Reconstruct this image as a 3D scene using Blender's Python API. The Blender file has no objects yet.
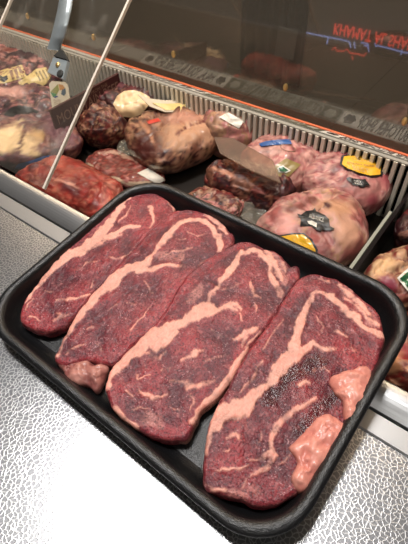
import bpy, bmesh, math, random
import numpy as np
from mathutils import Vector, Matrix, noise
from mathutils.bvhtree import BVHTree

random.seed(7)
sc = bpy.context.scene
COL = sc.collection

# ------------------------------------------------------------------ camera
F, EL, RO, YAW, H = 441.974, 0.842620, -0.0608673, -0.693793, 0.454014
CAM = np.array([0.0, 0.0, H])
fw = np.array([math.sin(YAW) * math.cos(EL), math.cos(YAW) * math.cos(EL), -math.sin(EL)])
r0 = np.cross(fw, [0, 0, 1.0]); r0 /= np.linalg.norm(r0)
u0 = np.cross(r0, fw)
RT = math.cos(RO) * r0 + math.sin(RO) * u0
UP = -math.sin(RO) * r0 + math.cos(RO) * u0
cam_data = bpy.data.cameras.new('camera')
cam_data.sensor_fit = 'AUTO'; cam_data.sensor_width = 36.0
cam_data.lens = F / 544 * 36.0
cam_data.clip_start = 0.02; cam_data.clip_end = 60
cam_data.dof.use_dof = True
cam_data.dof.focus_distance = 0.50
cam_data.dof.aperture_fstop = 19.0
cam = bpy.data.objects.new('camera', cam_data); COL.objects.link(cam)
M = Matrix.Identity(4)
for i in range(3):
    M[i][0] = RT[i]; M[i][1] = UP[i]; M[i][2] = -fw[i]; M[i][3] = CAM[i]
cam.matrix_world = M
sc.camera = cam


def ray(x, y):
    return fw + RT * (x - 204) / F - UP * (y - 272) / F


def on_z(x, y, z):
    d = ray(x, y); return CAM + d * ((z - H) / d[2])


def on_y(x, y, Y):
    d = ray(x, y); return CAM + d * (Y / d[1])


def on_plane(x, y, p0, n):
    d = ray(x, y); p0 = np.asarray(p0); n = np.asarray(n)
    return CAM + d * (((p0 - CAM) @ n) / (d @ n))


# ------------------------------------------------------------------ objects
def tag(o, label=None, cat=None, group=None, kind=None):
    if label: o['label'] = label
    if cat: o['category'] = cat
    if group: o['group'] = group
    if kind: o['kind'] = kind
    return o


def thing(name, loc, label, cat, group=None, kind=None):
    o = bpy.data.objects.new(name, None); COL.objects.link(o)
    o.empty_display_size = 0.02
    o.location = Vector([float(v) for v in loc])
    return tag(o, label, cat, group, kind)


def wloc(o):
    v = Vector((0, 0, 0))
    while o is not None:
        v = v + o.location; o = o.parent
    return v


def mesh_obj(name, verts, faces, mat, parent=None, smooth=True, colors=None, loc=None, label=None, wet=None):
    """verts are in world space"""
    base = wloc(parent) if parent is not None else Vector((0, 0, 0))
    me = bpy.data.meshes.new(name)
    V = np.asarray([tuple(v) for v in verts], dtype=float)
    off = np.array(base)
    o_loc = Vector((0, 0, 0))
    if parent is None and loc is None:
        mn = V.min(axis=0); mx = V.max(axis=0)
        loc = ((mn[0] + mx[0]) / 2, (mn[1] + mx[1]) / 2, mn[2])
    if loc is not None and parent is None:
        o_loc = Vector([float(v) for v in loc]); off = np.array(o_loc)
    me.from_pydata([tuple(v) for v in (V - off)], [], faces)
    me.update()
    if smooth:
        for p in me.polygons: p.use_smooth = True
    if colors is not None:
        a = me.color_attributes.new('Col', 'FLOAT_COLOR', 'POINT')
        c = np.ones((len(V), 4), dtype=np.float32); colors = np.asarray(colors); c[:, :colors.shape[1]] = colors
        a.data.foreach_set('color', c.ravel())
    if wet is not None:
        a = me.attributes.new('Wet', 'FLOAT', 'POINT'); a.data.foreach_set('value', np.asarray(wet, dtype=np.float32))
    if mat is not None: me.materials.append(mat)
    o = bpy.data.objects.new(name, me); COL.objects.link(o)
    o.location = o_loc
    if parent is not None: o.parent = parent
    if label: o['label'] = label
    return o


def box(name, lo, hi, mat, parent=None, bevel=0.0, label=None):
    bm = bmesh.new()
    bmesh.ops.create_cube(bm, size=1.0)
    for v in bm.verts:
        v.co = Vector(((v.co.x + .5) * (hi[0] - lo[0]) + lo[0], (v.co.y + .5) * (hi[1] - lo[1]) + lo[1], (v.co.z + .5) * (hi[2] - lo[2]) + lo[2]))
    if bevel: bmesh.ops.bevel(bm, geom=list(bm.edges), offset=bevel, segments=2, affect='EDGES', profile=.5)
    vs = [v.co.copy() for v in bm.verts]; bm.verts.index_update()
    fs = [[v.index for v in f.verts] for f in bm.faces]
    bm.free()
    return mesh_obj(name, vs, fs, mat, parent, smooth=False, label=label)


def extrude_x(profile, x0, x1, closed=True):
    """profile: (y,z) loop -> prism along X"""
    n = len(profile)
    vs = [(x0, y, z) for y, z in profile] + [(x1, y, z) for y, z in profile]
    fs = [[i, (i + 1) % n, n + (i + 1) % n, n + i] for i in range(n if closed else n - 1)]
    if closed:
        fs.append(list(range(n))[::-1]); fs.append(list(range(n, 2 * n)))
    return vs, fs


def prism(pts, d):
    """closed polygon (3D points) thickened by vector d"""
    n = len(pts); d = np.asarray(d)
    vs = [np.asarray(p) for p in pts] + [np.asarray(p) + d for p in pts]
    fs = [list(range(n))[::-1], list(range(n, 2 * n))] + [[i, (i + 1) % n, n + (i + 1) % n, n + i] for i in range(n)]
    return vs, fs


def tube(pts, r, n=8):
    pts = [np.asarray(p, float) for p in pts]; vs = []; fs = []
    for i, p in enumerate(pts):
        t = pts[min(i + 1, len(pts) - 1)] - pts[max(i - 1, 0)]; t /= np.linalg.norm(t)
        a = np.cross(t, [0.13, 0.21, 0.97]); a /= np.linalg.norm(a); b = np.cross(t, a)
        for k in range(n):
            th = 2 * math.pi * k / n; vs.append(p + r * (math.cos(th) * a + math.sin(th) * b))
    for i in range(len(pts) - 1):
        for k in range(n):
            fs.append([i * n + k, i * n + (k + 1) % n, (i + 1) * n + (k + 1) % n, (i + 1) * n + k])
    fs.append(list(range(n))[::-1]); fs.append([(len(pts) - 1) * n + k for k in range(n)])
    return vs, fs


# ------------------------------------------------------------------ materials
def new_mat(name):
    m = bpy.data.materials.new(name); m.use_nodes = True
    nt = m.node_tree; b = nt.nodes['Principled BSDF']
    return m, nt, b


def plain(name, col, rough=.5, metal=0.0, bump=0.0, bscale=200, coat=0.0, spec=.5, emit=None, estr=0):
    m, nt, b = new_mat(name)
    b.inputs['Base Color'].default_value = (*col, 1)
    b.inputs['Roughness'].default_value = rough
    b.inputs['Metallic'].default_value = metal
    b.inputs['Coat Weight'].default_value = coat
    b.inputs['Specular IOR Level'].default_value = spec
    if emit:
        b.inputs['Emission Color'].default_value = (*emit, 1); b.inputs['Emission Strength'].default_value = estr
    tc = nt.nodes.new('ShaderNodeTexCoord')
    n = nt.nodes.new('ShaderNodeTexNoise'); n.inputs['Scale'].default_value = bscale; n.inputs['Detail'].default_value = 4
    nt.links.new(tc.outputs['Object'], n.inputs['Vector'])
    # slight procedural colour variation
    mx = nt.nodes.new('ShaderNodeMix'); mx.data_type = 'RGBA'
    mx.inputs[6].default_value = (*[c * .88 for c in col], 1); mx.inputs[7].default_value = (*[min(1, c * 1.1) for c in col], 1)
    nt.links.new(n.outputs['Fac'], mx.inputs[0]); nt.links.new(mx.outputs[2], b.inputs['Base Color'])
    if bump:
        bp = nt.nodes.new('ShaderNodeBump'); bp.inputs['Strength'].default_value = bump; bp.inputs['Distance'].default_value = .001
        nt.links.new(n.outputs['Fac'], bp.inputs['Height']); nt.links.new(bp.outputs['Normal'], b.inputs['Normal'])
    return m


def painted(name, rough=.4, coat=0.0, coat_rough=.1, bump=.3, bscale=300, bdist=.001, spec=.5, fleck=0.0, stretch=(1, 1, 1), wr=None, sss=0.0):
    """surface colour from the mesh's Col attribute plus fine procedural marbling and painted sparkle flecks"""
    m, nt, b = new_mat(name)
    L = nt.links.new
    at = nt.nodes.new('ShaderNodeAttribute'); at.attribute_name = 'Col'
    tc = nt.nodes.new('ShaderNodeTexCoord'); mp = nt.nodes.new('ShaderNodeMapping')
    mp.inputs['Scale'].default_value = stretch
    L(tc.outputs['Object'], mp.inputs['Vector'])
    n = nt.nodes.new('ShaderNodeTexNoise'); n.inputs['Scale'].default_value = bscale; n.inputs['Detail'].default_value = 5
    L(mp.outputs['Vector'], n.inputs['Vector'])
    col = at.outputs['Color']
    if fleck:
        inv = nt.nodes.new('ShaderNodeMath'); inv.operation = 'SUBTRACT'; inv.inputs[0].default_value = 1; L(at.outputs['Alpha'], inv.inputs[1])
        def layer(scale, det, p0, p1, amt, c_, prev, blend='MIX', rough_=.6):
            n2 = nt.nodes.new('ShaderNodeTexNoise'); n2.inputs['Scale'].default_value = scale; n2.inputs['Detail'].default_value = det; n2.inputs['Roughness'].default_value = rough_
            L(mp.outputs['Vector'], n2.inputs['Vector'])
            mr = nt.nodes.new('ShaderNodeMapRange'); mr.inputs['From Min'].default_value = p0; mr.inputs['From Max'].default_value = p1
            mr.inputs['To Min'].default_value = 0; mr.inputs['To Max'].default_value = amt; L(n2.outputs['Fac'], mr.inputs['Value'])
            ml = nt.nodes.new('ShaderNodeMath'); ml.operation = 'MULTIPLY'; L(mr.outputs[0], ml.inputs[0]); L(inv.outputs[0], ml.inputs[1])
            mx = nt.nodes.new('ShaderNodeMix'); mx.data_type = 'RGBA'; mx.blend_type = blend
            L(ml.outputs[0], mx.inputs[0]); L(prev, mx.inputs[6]); mx.inputs[7].default_value = (*c_, 1)
            return mx.outputs[2]
        col = layer(460, 3, .52, .34, .85, (.030, .005, .010), col)
        col = layer(190, 6, .56, .68, .45, (.45, .16, .16), col)
        cn_ = nt.nodes.new('ShaderNodeTexNoise'); cn_.inputs['Scale'].default_value = 60; cn_.inputs['Detail'].default_value = 3; L(mp.outputs['Vector'], cn_.inputs['Vector'])
        cm = nt.nodes.new('ShaderNodeMapRange'); cm.inputs['From Min'].default_value = .45; cm.inputs['From Max'].default_value = .62; L(cn_.outputs['Fac'], cm.inputs['Value'])
        iv2 = nt.nodes.new('ShaderNodeMath'); iv2.operation = 'MULTIPLY'; L(inv.outputs[0], iv2.inputs[0]); L(cm.outputs[0], iv2.inputs[1]); inv = iv2
        col = layer(520, 4, .58, .68, fleck, (.66, .36, .37), col)  # pale flecks: marbling mixed with wet sparkle painted into the colour
    L(col, b.inputs['Base Color'])
    b.inputs['Roughness'].default_value = rough
    b.inputs['Specular IOR Level'].default_value = spec
    b.inputs['Coat Weight'].default_value = coat; b.inputs['Coat Roughness'].default_value = coat_rough
    if fleck:
        wa = nt.nodes.new('ShaderNodeAttribute'); wa.attribute_name = 'Wet'
        rm = nt.nodes.new('ShaderNodeMapRange'); rm.inputs['To Min'].default_value = rough; rm.inputs['To Max'].default_value = .17
        L(wa.outputs['Fac'], rm.inputs['Value']); L(rm.outputs[0], b.inputs['Roughness'])
    if sss:
        b.inputs['Subsurface Weight'].default_value = sss; b.inputs['Subsurface Scale'].default_value = .004
        b.inputs['Subsurface Radius'].default_value = (1, .3, .2)
    bp = nt.nodes.new('ShaderNodeBump'); bp.inputs['Strength'].default_value = bump; bp.inputs['Distance'].default_value = bdist
    L(n.outputs['Fac'], bp.inputs['Height']); L(bp.outputs['Normal'], b.inputs['Normal'])
    if wr:
        n4 = nt.nodes.new('ShaderNodeTexNoise'); n4.inputs['Scale'].default_value = wr; n4.inputs['Detail'].default_value = 3; n4.inputs['Distortion'].default_value = 1.5
        mp4 = nt.nodes.new('ShaderNodeMapping'); mp4.inputs['Rotation'].default_value = (0, 0, .7); mp4.inputs['Scale'].default_value = (1, .22, 1)
        L(tc.outputs['Object'], mp4.inputs['Vector']); L(mp4.outputs['Vector'], n4.inputs['Vector'])
        b4 = nt.nodes.new('ShaderNodeBump'); b4.inputs['Strength'].default_value = .9; b4.inputs['Distance'].default_value = .006
        L(n4.outputs['Fac'], b4.inputs['Height']); L(b4.outputs['Normal'], b.inputs['Coat Normal'])
    return m


def glassy(name, tint, refl_ior=1.5, rough=.02, haze=0.0, haze_col=(.6, .55, .5), wrinkle=0.0, smudge=0.0):
    m, nt, b = new_mat(name); L = nt.links.new
    nt.nodes.remove(b)
    out = nt.nodes['Material Output']
    tr = nt.nodes.new('ShaderNodeBsdfTransparent'); tr.inputs['Color'].default_value = (*tint, 1)
    gl = nt.nodes.new('ShaderNodeBsdfGlossy'); gl.inputs['Roughness'].default_value = rough
    lw = nt.nodes.new('ShaderNodeLayerWeight'); lw.inputs['Blend'].default_value = .5
    pw = nt.nodes.new('ShaderNodeMath'); pw.operation = 'POWER'; pw.inputs[1].default_value = 5; L(lw.outputs['Facing'], pw.inputs[0])
    fr = nt.nodes.new('ShaderNodeMath'); fr.operation = 'MULTIPLY_ADD'; f0 = ((refl_ior - 1) / (refl_ior + 1)) ** 2
    fr.inputs[1].default_value = 1 - f0; fr.inputs[2].default_value = f0; L(pw.outputs[0], fr.inputs[0])
    tc = nt.nodes.new('ShaderNodeTexCoord')
    if wrinkle:
        n = nt.nodes.new('ShaderNodeTexNoise'); n.inputs['Scale'].default_value = 60; n.inputs['Detail'].default_value = 4
        L(tc.outputs['Object'], n.inputs['Vector'])
        bp = nt.nodes.new('ShaderNodeBump'); bp.inputs['Strength'].default_value = wrinkle; bp.inputs['Distance'].default_value = .01
        L(n.outputs['Fac'], bp.inputs['Height']); L(bp.outputs['Normal'], gl.inputs['Normal']); L(bp.outputs['Normal'], lw.inputs['Normal'])
    mix = nt.nodes.new('ShaderNodeMixShader')
    L(fr.outputs[0], mix.inputs[0]); L(tr.outputs[0], mix.inputs[1]); L(gl.outputs[0], mix.inputs[2])
    last = mix.outputs[0]
    if haze or smudge:
        df = nt.nodes.new('ShaderNodeBsdfDiffuse'); df.inputs['Color'].default_value = (*haze_col, 1)
        mix2 = nt.nodes.new('ShaderNodeMixShader')
        if smudge:
            n = nt.nodes.new('ShaderNodeTexNoise'); n.inputs['Scale'].default_value = 14; n.inputs['Detail'].default_value = 7; n.inputs['Roughness'].default_value = .7
            n.inputs['Distortion'].default_value = 1.2
            L(tc.outputs['Object'], n.inputs['Vector'])
            cr = nt.nodes.new('ShaderNodeValToRGB'); cr.color_ramp.elements[0].position = .52; cr.color_ramp.elements[1].position = .75
            cr.color_ramp.elements[0].color = (haze, haze, haze, 1); s = haze + smudge; cr.color_ramp.elements[1].color = (s, s, s, 1)
            L(n.outputs['Fac'], cr.inputs['Fac']); L(cr.outputs['Color'], mix2.inputs[0])
        else:
            mix2.inputs[0].default_value = haze
        L(last, mix2.inputs[1]); L(df.outputs[0], mix2.inputs[2]); last = mix2.outputs[0]
    L(last, out.inputs['Surface'])
    return m


def embossed_metal():
    m, nt, b = new_mat('embossed_aluminium'); L = nt.links.new
    tc = nt.nodes.new('ShaderNodeTexCoord')
    nz = nt.nodes.new('ShaderNodeTexNoise'); nz.inputs['Scale'].default_value = 110; nz.inputs['Detail'].default_value = 2
    L(tc.outputs['Object'], nz.inputs['Vector'])
    vs = nt.nodes.new('ShaderNodeVectorMath'); vs.operation = 'MULTIPLY_ADD'
    vs.inputs[1].default_value = (.007, .007, 0); L(nz.outputs['Color'], vs.inputs[0]); L(tc.outputs['Object'], vs.inputs[2])
    vo = nt.nodes.new('ShaderNodeTexVoronoi'); vo.feature = 'DISTANCE_TO_EDGE'; vo.inputs['Scale'].default_value = 225; vo.voronoi_dimensions = '2D'
    L(vs.outputs[0], vo.inputs['Vector'])
    cr = nt.nodes.new('ShaderNodeValToRGB'); cr.color_ramp.elements[0].position = .0; cr.color_ramp.elements[0].color = (1, 1, 1, 1)
    cr.color_ramp.elements[1].position = .15; cr.color_ramp.elements[1].color = (0, 0, 0, 1)
    L(vo.outputs['Distance'], cr.inputs['Fac'])
    n2 = nt.nodes.new('ShaderNodeTexNoise'); n2.inputs['Scale'].default_value = 500; n2.inputs['Detail'].default_value = 3
    L(tc.outputs['Object'], n2.inputs['Vector'])
    ad = nt.nodes.new('ShaderNodeMath'); ad.operation = 'MULTIPLY_ADD'; ad.inputs[1].default_value = .25
    L(n2.outputs['Fac'], ad.inputs[0]); L(cr.outputs['Color'], ad.inputs[2])
    bp = nt.nodes.new('ShaderNodeBump'); bp.inputs['Strength'].default_value = .12; bp.inputs['Distance'].default_value = .0008
    L(ad.outputs[0], bp.inputs['Height']); L(bp.outputs['Normal'], b.inputs['Normal'])
    mx = nt.nodes.new('ShaderNodeMix'); mx.data_type = 'RGBA'
    mx.inputs[6].default_value = (.33, .335, .35, 1); mx.inputs[7].default_value = (.80, .80, .80, 1)  # ridges paler than cells: the light they catch is put into the colour
    L(cr.outputs['Color'], mx.inputs[0]); L(mx.outputs[2], b.inputs['Base Color'])
    b.inputs['Metallic'].default_value = .88; b.inputs['Roughness'].default_value = .31
    return m


def brushed(name, col=(.6, .6, .6), rough=.32):
    m, nt, b = new_mat(name); L = nt.links.new
    tc = nt.nodes.new('ShaderNodeTexCoord'); mp = nt.nodes.new('ShaderNodeMapping'); mp.inputs['Scale'].default_value = (2, 500, 500)
    n = nt.nodes.new('ShaderNodeTexNoise'); n.inputs['Scale'].default_value = 1; n.inputs['Detail'].default_value = 4
    L(tc.outputs['Object'], mp.inputs['Vector']); L(mp.outputs['Vector'], n.inputs['Vector'])
    mr = nt.nodes.new('ShaderNodeMapRange'); mr.inputs['To Min'].default_value = rough - .08; mr.inputs['To Max'].default_value = rough + .1
    L(n.outputs['Fac'], mr.inputs['Value']); L(mr.outputs[0], b.inputs['Roughness'])
    b.inputs['Base Color'].default_value = (*col, 1); b.inputs['Metallic'].default_value = .9
    return m


MT = {}
MT['emboss'] = embossed_metal()
MT['steel'] = brushed('brushed_steel', (.62, .63, .64), .30)
MT['steel_strip'] = brushed('satin_steel_strip', (.44, .44, .44), .42)
MT['chrome'] = plain('galvanised_steel', (.42, .47, .49), .3, metal=.45)
MT['foam'] = plain('black_foam', (.007, .0072, .008), .30, bump=.7, bscale=700, spec=.5)
MT['steak'] = painted('raw_beef', rough=.36, coat=.0, bump=1.0, bscale=480, bdist=.0009, fleck=.75, spec=.30)
MT['fatty'] = painted('beef_fat', rough=.36, coat=.12, coat_rough=.15, bump=.3, bscale=160, bdist=.0012, spec=.35)
MT['pack'] = painted('wrapped_beef', rough=.5, coat=.32, coat_rough=.07, bump=.4, bscale=150, bdist=.002, wr=70, spec=.3)
MT['deck'] = plain('black_deck', (.018, .015, .013), .35, bump=.1, bscale=80)
MT['white'] = plain('white_plastic', (.72, .67, .55), .45)
MT['rail'] = plain('grey_rail', (.30, .28, .24), .5)
MT['slot'] = plain('dark_slot', (.02, .02, .018), .7)
MT['orange'] = plain('orange_trim', (.62, .12, .035), .45)
MT['lab_white'] = plain('label_paper', (.70, .66, .58), .5)
MT['lab_grey'] = plain('label_grey_paper', (.42, .39, .34), .5)
MT['lab_green'] = plain('label_green_paper', (.06, .065, .035), .5)
MT['ink'] = plain('black_ink', (.012, .011, .011), .45)
MT['ink_red'] = plain('red_ink', (.45, .04, .03), .5)
MT['ink_pale'] = plain('pale_ink', (.33, .31, .25), .5)
MT['yellow'] = plain('yellow_label', (.78, .42, .025), .35, coat=.4)
MT['yellow_pale'] = plain('pale_yellow_label', (.68, .50, .20), .4, coat=.3)
MT['brown_ink'] = plain('brown_stripe', (.30, .17, .11), .5)
MT['cream'] = plain('cream_card', (.58, .50, .38), .5)
MT['gold'] = plain('olive_gold_label', (.24, .17, .05), .4, coat=.3)
MT['green'] = plain('green_label', (.02, .12, .045), .4, coat=.3)
MT['blue'] = plain('blue_film', (.03, .10, .30), .35, coat=.4)
MT['maroon'] = plain('maroon_board', (.055, .012, .012), .45)
MT['maroon_text'] = plain('maroon_board_text', (.26, .16, .12), .5)
MT['black_board'] = plain('black_board', (.012, .009, .009), .2, coat=.5)
MT['film'] = glassy('clear_film', (.93, .91, .87), 1.6, .10, haze=.16, haze_col=(.6, .55, .45), wrinkle=.8)
MT['edging'] = glassy('clear_edging', (.85, .9, .85), 1.5, .1, haze=.45, haze_col=(.62, .62, .52))
MT['film_brown'] = glassy('brown_acrylic', (.72, .60, .50), 1.5, .08, haze=.25, haze_col=(.42, .31, .25))
MT['pane'] = glassy('smudged_glass', (.95, .95, .93), 1.45, .03, haze=.025, haze_col=(.62, .57, .5), smudge=.14)
MT['front_glass'] = glassy('front_glass', (.80, .78, .74), 2.1, .02, haze=.05, haze_col=(.5, .46, .38))
MT['pane_edge'] = plain('polished_glass_edge', (.74, .66, .57), .5)
MT['brass'] = plain('brass', (.75, .5, .2), .3, metal=.8)

# floor: glossy dark brown tiles
m, nt, b = new_mat('dark_glossy_tiles'); L = nt.links.new
tc = nt.nodes.new('ShaderNodeTexCoord'); bk = nt.nodes.new('ShaderNodeTexBrick')
bk.offset = 0; bk.inputs['Scale'].default_value = 1.6; bk.inputs['Mortar Size'].default_value = .004
bk.inputs['Color1'].default_value = (.072, .060, .047, 1); bk.inputs['Color2'].default_value = (.080, .067, .053, 1); bk.inputs['Mortar'].default_value = (.03, .025, .02, 1)
bk.inputs['Brick Width'].default_value = 1; bk.inputs['Row Height'].default_value = 1
L(tc.outputs['Object'], bk.inputs['Vector']); L(bk.outputs['Color'], b.inputs['Base Color'])
b.inputs['Roughness'].default_value = .025
MT['floor'] = m
MT['wallm'] = plain('shop_wall_paint', (.20, .16, .13), .7)
MT['ceil'] = plain('shop_ceiling', (.35, .33, .30), .8)


# ------------------------------------------------------------------ numeric helpers
def smooth_loop(pts, n):
    """closed Catmull-Rom resampled evenly to n points (any dimension)"""
    P = np.asarray(pts, float); k = len(P); out = []
    for i in range(k):
        p0, p1, p2, p3 = P[i - 1], P[i], P[(i + 1) % k], P[(i + 2) % k]
        for t in np.linspace(0, 1, 12, endpoint=False):
            out.append(.5 * ((2 * p1) + (-p0 + p2) * t + (2 * p0 - 5 * p1 + 4 * p2 - p3) * t * t + (-p0 + 3 * p1 - 3 * p2 + p3) * t ** 3))
    out = np.array(out); nx = np.roll(out, -1, axis=0)
    s = np.concatenate([[0], np.cumsum(np.linalg.norm(nx - out, axis=1))])
    q = np.linspace(0, s[-1], n, endpoint=False)
    ext = np.vstack([out, out[:1]])
    return np.stack([np.interp(q, s, ext[:, j]) for j in range(P.shape[1])], axis=1)


def sstep(a, b, x):
    t = np.clip((x - a) / (b - a), 0, 1); return t * t * (3 - 2 * t)


def vnoise(P, scale, seed=0.0, octaves=3):
    o = Vector((seed * 3.17, seed * 1.91, seed * 7.3))
    return np.array([noise.fractal(Vector((float(p[0]), float(p[1]), float(p[2]) if len(p) > 2 else 0.0)) * scale + o, 1.0, 2.0, octaves) for p in P])


def seg_dist(P, poly):
    """distance of 2D points to a polyline of (x,y,w); returns (d, w at nearest)"""
    best = np.full(len(P), 1e9); bw = np.zeros(len(P)); poly = np.asarray(poly, float)
    if len(poly) == 1: poly = np.vstack([poly, poly + [1e-5, 0, 0]])
    for a, c in zip(poly[:-1], poly[1:]):
        ab = c[:2] - a[:2]; t = np.clip(((P - a[:2]) @ ab) / max(ab @ ab, 1e-12), 0, 1)
        d = np.linalg.norm(P - (a[:2] + t[:, None] * ab), axis=1); w = a[2] + t * (c[2] - a[2])
        k = (d - w / 2) < (best - bw / 2)
        best = np.where(k, d, best); bw = np.where(k, w, bw)
    return best, bw


def ring_mesh(n, rings_top, rings_bot):
    """index faces for: centre-segment ring..outline rings top, then bottom rings (list of ring count)"""
    R = rings_top + rings_bot
    fs = []
    for i in range(R - 1):
        for k in range(n):
            a, b_, c, d = i * n + k, i * n + (k + 1) % n, (i + 1) * n + (k + 1) % n, (i + 1) * n + k
            fs.append([a, d, c, b_])
    return fs


def core(P, frac=.55):
    """per outline point, nearest point on the shape's long-axis segment"""
    c = P.mean(axis=0); Q = P - c
    w, v = np.linalg.eigh(Q.T @ Q); ax = v[:, 1]
    s = Q @ ax; lo, hi = s.min() * frac, s.max() * frac
    ratio = math.sqrt(max(w[0], 1e-12) / w[1])
    if ratio > .8: lo *= .3; hi *= .3
    t = np.clip(s, lo, hi)
    return c + t[:, None] * ax


# ------------------------------------------------------------------ the counter
ctr = thing('service_counter', (-.65, .0, -.9), 'silver serving counter with crackle-embossed metal top and steel edge under the black tray', 'counter')
box('counter_top', (-1.9, -.7, -.03), (.75, .2316, 0), MT['emboss'], ctr, label='crackle-embossed aluminium top')
box('counter_body', (-1.9, -.69, -.9), (.75, .28, -.0302), MT['steel_strip'], ctr)
v, f = extrude_x([(.2318, -.03), (.2318, .0015), (.2330, .0028), (.2545, .0040), (.2545, -.03)], -1.9, .75)
mesh_obj('edge_strip', v, f, MT['steel_strip'], ctr, smooth=False, label='flat satin steel strip')
pr = [(.2572, -.03), (.2572, .0045)]
for i in range(9):
    t = i / 8; pr.append((.2575 + .0300 * t, .0060 + .0105 * math.sin(t * math.pi * .58) ** .9))
pr += [(.2888, .0155), (.2892, .012), (.2892, -.03)]
v, f = extrude_x(pr, -1.9, .75)
mesh_obj('edge_rail', v, f, MT['steel'], ctr, smooth=False, label='raised bright steel rail')

# ------------------------------------------------------------------ display case
DK = -.13
case = thing('display_case', (-.65, .55, -.9), 'refrigerated butcher display case with white slotted grille and orange trimmed glass front', 'display case')
box('case_body', (-1.9, .2895, -.9), (.75, .80, DK - .002), MT['rail'], case)
box('deck', (-1.9, .2895, DK - .002), (.75, .7150, DK), MT['deck'], case, label='black display deck')
box('rear_lining', (-1.9, .2894, DK), (.75, .2925, .010), MT['steel_strip'], case)
# slotted grille: one moulded comb
gy, gz0, gz1 = .716, DK, -.0075
vs, fs = extrude_x([(gy + .006, gz0), (gy + .006, gz1), (gy + .012, gz1), (gy + .012, gz0)], -1.9, .75)
mesh_obj('grille_back', vs, fs, MT['slot'], case, smooth=False)
bm = bmesh.new()
def bm_box(bm, lo, hi):
    r = bmesh.ops.create_cube(bm, size=1.0)
    for v in r['verts']:
        v.co = Vector([(v.co[i] + .5) * (hi[i] - lo[i]) + lo[i] for i in range(3)])
x = -1.9
while x < .75:
    bm_box(bm, (x, gy - .004, gz0 + .001), (x + .0068, gy + .0062, gz1)); x += .0138
box('grille_cap', (-1.9, gy - .002, gz1 - .0005), (.75, gy + .0062, gz1 + .0025), MT['rail'], case)
vs = [v.co.copy() for v in bm.verts]; bm.verts.index_update(); fs = [[v.index for v in f_.verts] for f_ in bm.faces]; bm.free()
mesh_obj('grille', vs, fs, MT['white'], case, smooth=False, label='white slotted plastic air grille')
# sloping price rail
ry0, rz0, ry1, rz1 = .722, -.0030, .762, -.0215
vs, fs = extrude_x([(ry0, rz0), (ry1, rz1), (ry1, DK), (ry0, DK)], -1.9, .75)
rail = mesh_obj('price_rail', vs, fs, MT['rail'], case, smooth=False)
sl = np.array([0, ry1 - ry0, rz1 - rz0]); sl_n = np.array([0, rz0 - rz1, ry1 - ry0]); sl_n /= np.linalg.norm(sl_n)


def on_rail(x, v, off=.0006):
    return np.array([x, ry0, rz0]) + sl * v + sl_n * off


def rail_strip(x0, x1, mat, lbl):
    p = [on_rail(x0, .08, .0002), on_rail(x1, .08, .0002), on_rail(x1, .92, .0002), on_rail(x0, .92, .0002)]
    vs, fs = prism(p, sl_n * .0006)
    return mesh_obj('shelf_label', vs, fs, mat, rail, smooth=False, label=lbl)


def text_mesh(s, size=1.0, align='CENTER', extrude=0.0, bold=0.0):
    cu = bpy.data.curves.new('lettering', 'FONT'); cu.body = s; cu.size = size; cu.align_x = align; cu.align_y = 'CENTER'; cu.extrude = extrude
    cu.resolution_u = 3; cu.offset = bold
    o = bpy.data.objects.new('lettering', cu); COL.objects.link(o)
    bpy.context.view_layer.update()
    dg = bpy.context.evaluated_depsgraph_get(); me = o.evaluated_get(dg).to_mesh()
    vs = np.array([v.co[:] for v in me.vertices]); fs = [list(p.vertices) for p in me.polygons]
    o.evaluated_get(dg).to_mesh_clear()
    bpy.data.objects.remove(o); bpy.data.curves.remove(cu)
    return vs, fs


def rail_text(s, xc, width, mat, par):
    vs, fs = text_mesh(s, bold=.03)
    w = vs[:, 0].max() - vs[:, 0].min(); k = width / w; ky = .62
    # lettering faces the customers: upright seen from beyond the glass
    pts = [on_rail(xc - (p[0] - (vs[:, 0].max() + vs[:, 0].min()) / 2) * k, .5 - p[1] * 1.05, .0012) for p in vs]
    return mesh_obj('lettering', pts, [f_[::-1] for f_ in fs], mat, par, smooth=False)


x1 = on_y(238, 84, ry1)[0]
# ------------------------------------------------------------------ front glass with its trim
vs, fs = extrude_x([(.7625, DK), (.7625, -.0195), (.7660, -.0185), (.7660, DK)], -1.9, .75)
mesh_obj('trim_strip', vs, fs, MT['orange'], case, smooth=False, label='thin orange trim strip')
GL_LEAN = .06
vs, fs = extrude_x([(.772, DK), (.772 + GL_LEAN, .62), (.778 + GL_LEAN, .62), (.778, DK)], -1.9, .75)
fg = mesh_obj('front_glass', vs, fs, MT['front_glass'], case, smooth=False, label='clear front glass reflecting the grille and price rail')

# label runs along the rail, found from where they stand
for (px0, px1, mat, lbl, txt, tm) in ((-60, 126, 'lab_grey', 'grey paper label run', None, None), (128, 212, 'lab_white', 'white printed label run', 'HALAL YOUR BUTCHER SHOP', 'ink'),
                                     (213, 326, 'lab_green', 'dark green label run with pale lettering', 'QUALITY FRESH MEAT COUNTER', 'ink_pale'), (328, 470, 'lab_white', 'white label run by the pink packs', 'HALAL YOUR BUTCHER SHOP', 'ink')):
    yy = lambda p: 24 + .32 * p
    xa = on_y(px0, yy(px0), ry1)[0]; xb = on_y(px1, yy(px1), ry1)[0]
    st = rail_strip(xa, xb, MT[mat], lbl)
    if txt:
        rail_text(txt, (xa + xb) / 2, (xb - xa) * .72, MT[tm], st)
        for sgn in (-1, 1):
            ic, fi = [], []
            cx = (xa + xb) / 2 + sgn * (xb - xa) * .43; n0 = len(ic)
            for k in range(12):
                rr = .011 if k % 2 else .014
                ic.append(on_rail(cx + rr * math.cos(k * math.pi / 6), .5 + rr / .043 * math.sin(k * math.pi / 6), .0012))
            fi.append(list(range(n0, n0 + 12)))
            mesh_obj('emblem', ic, fi, MT[tm], st, smooth=False)

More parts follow.
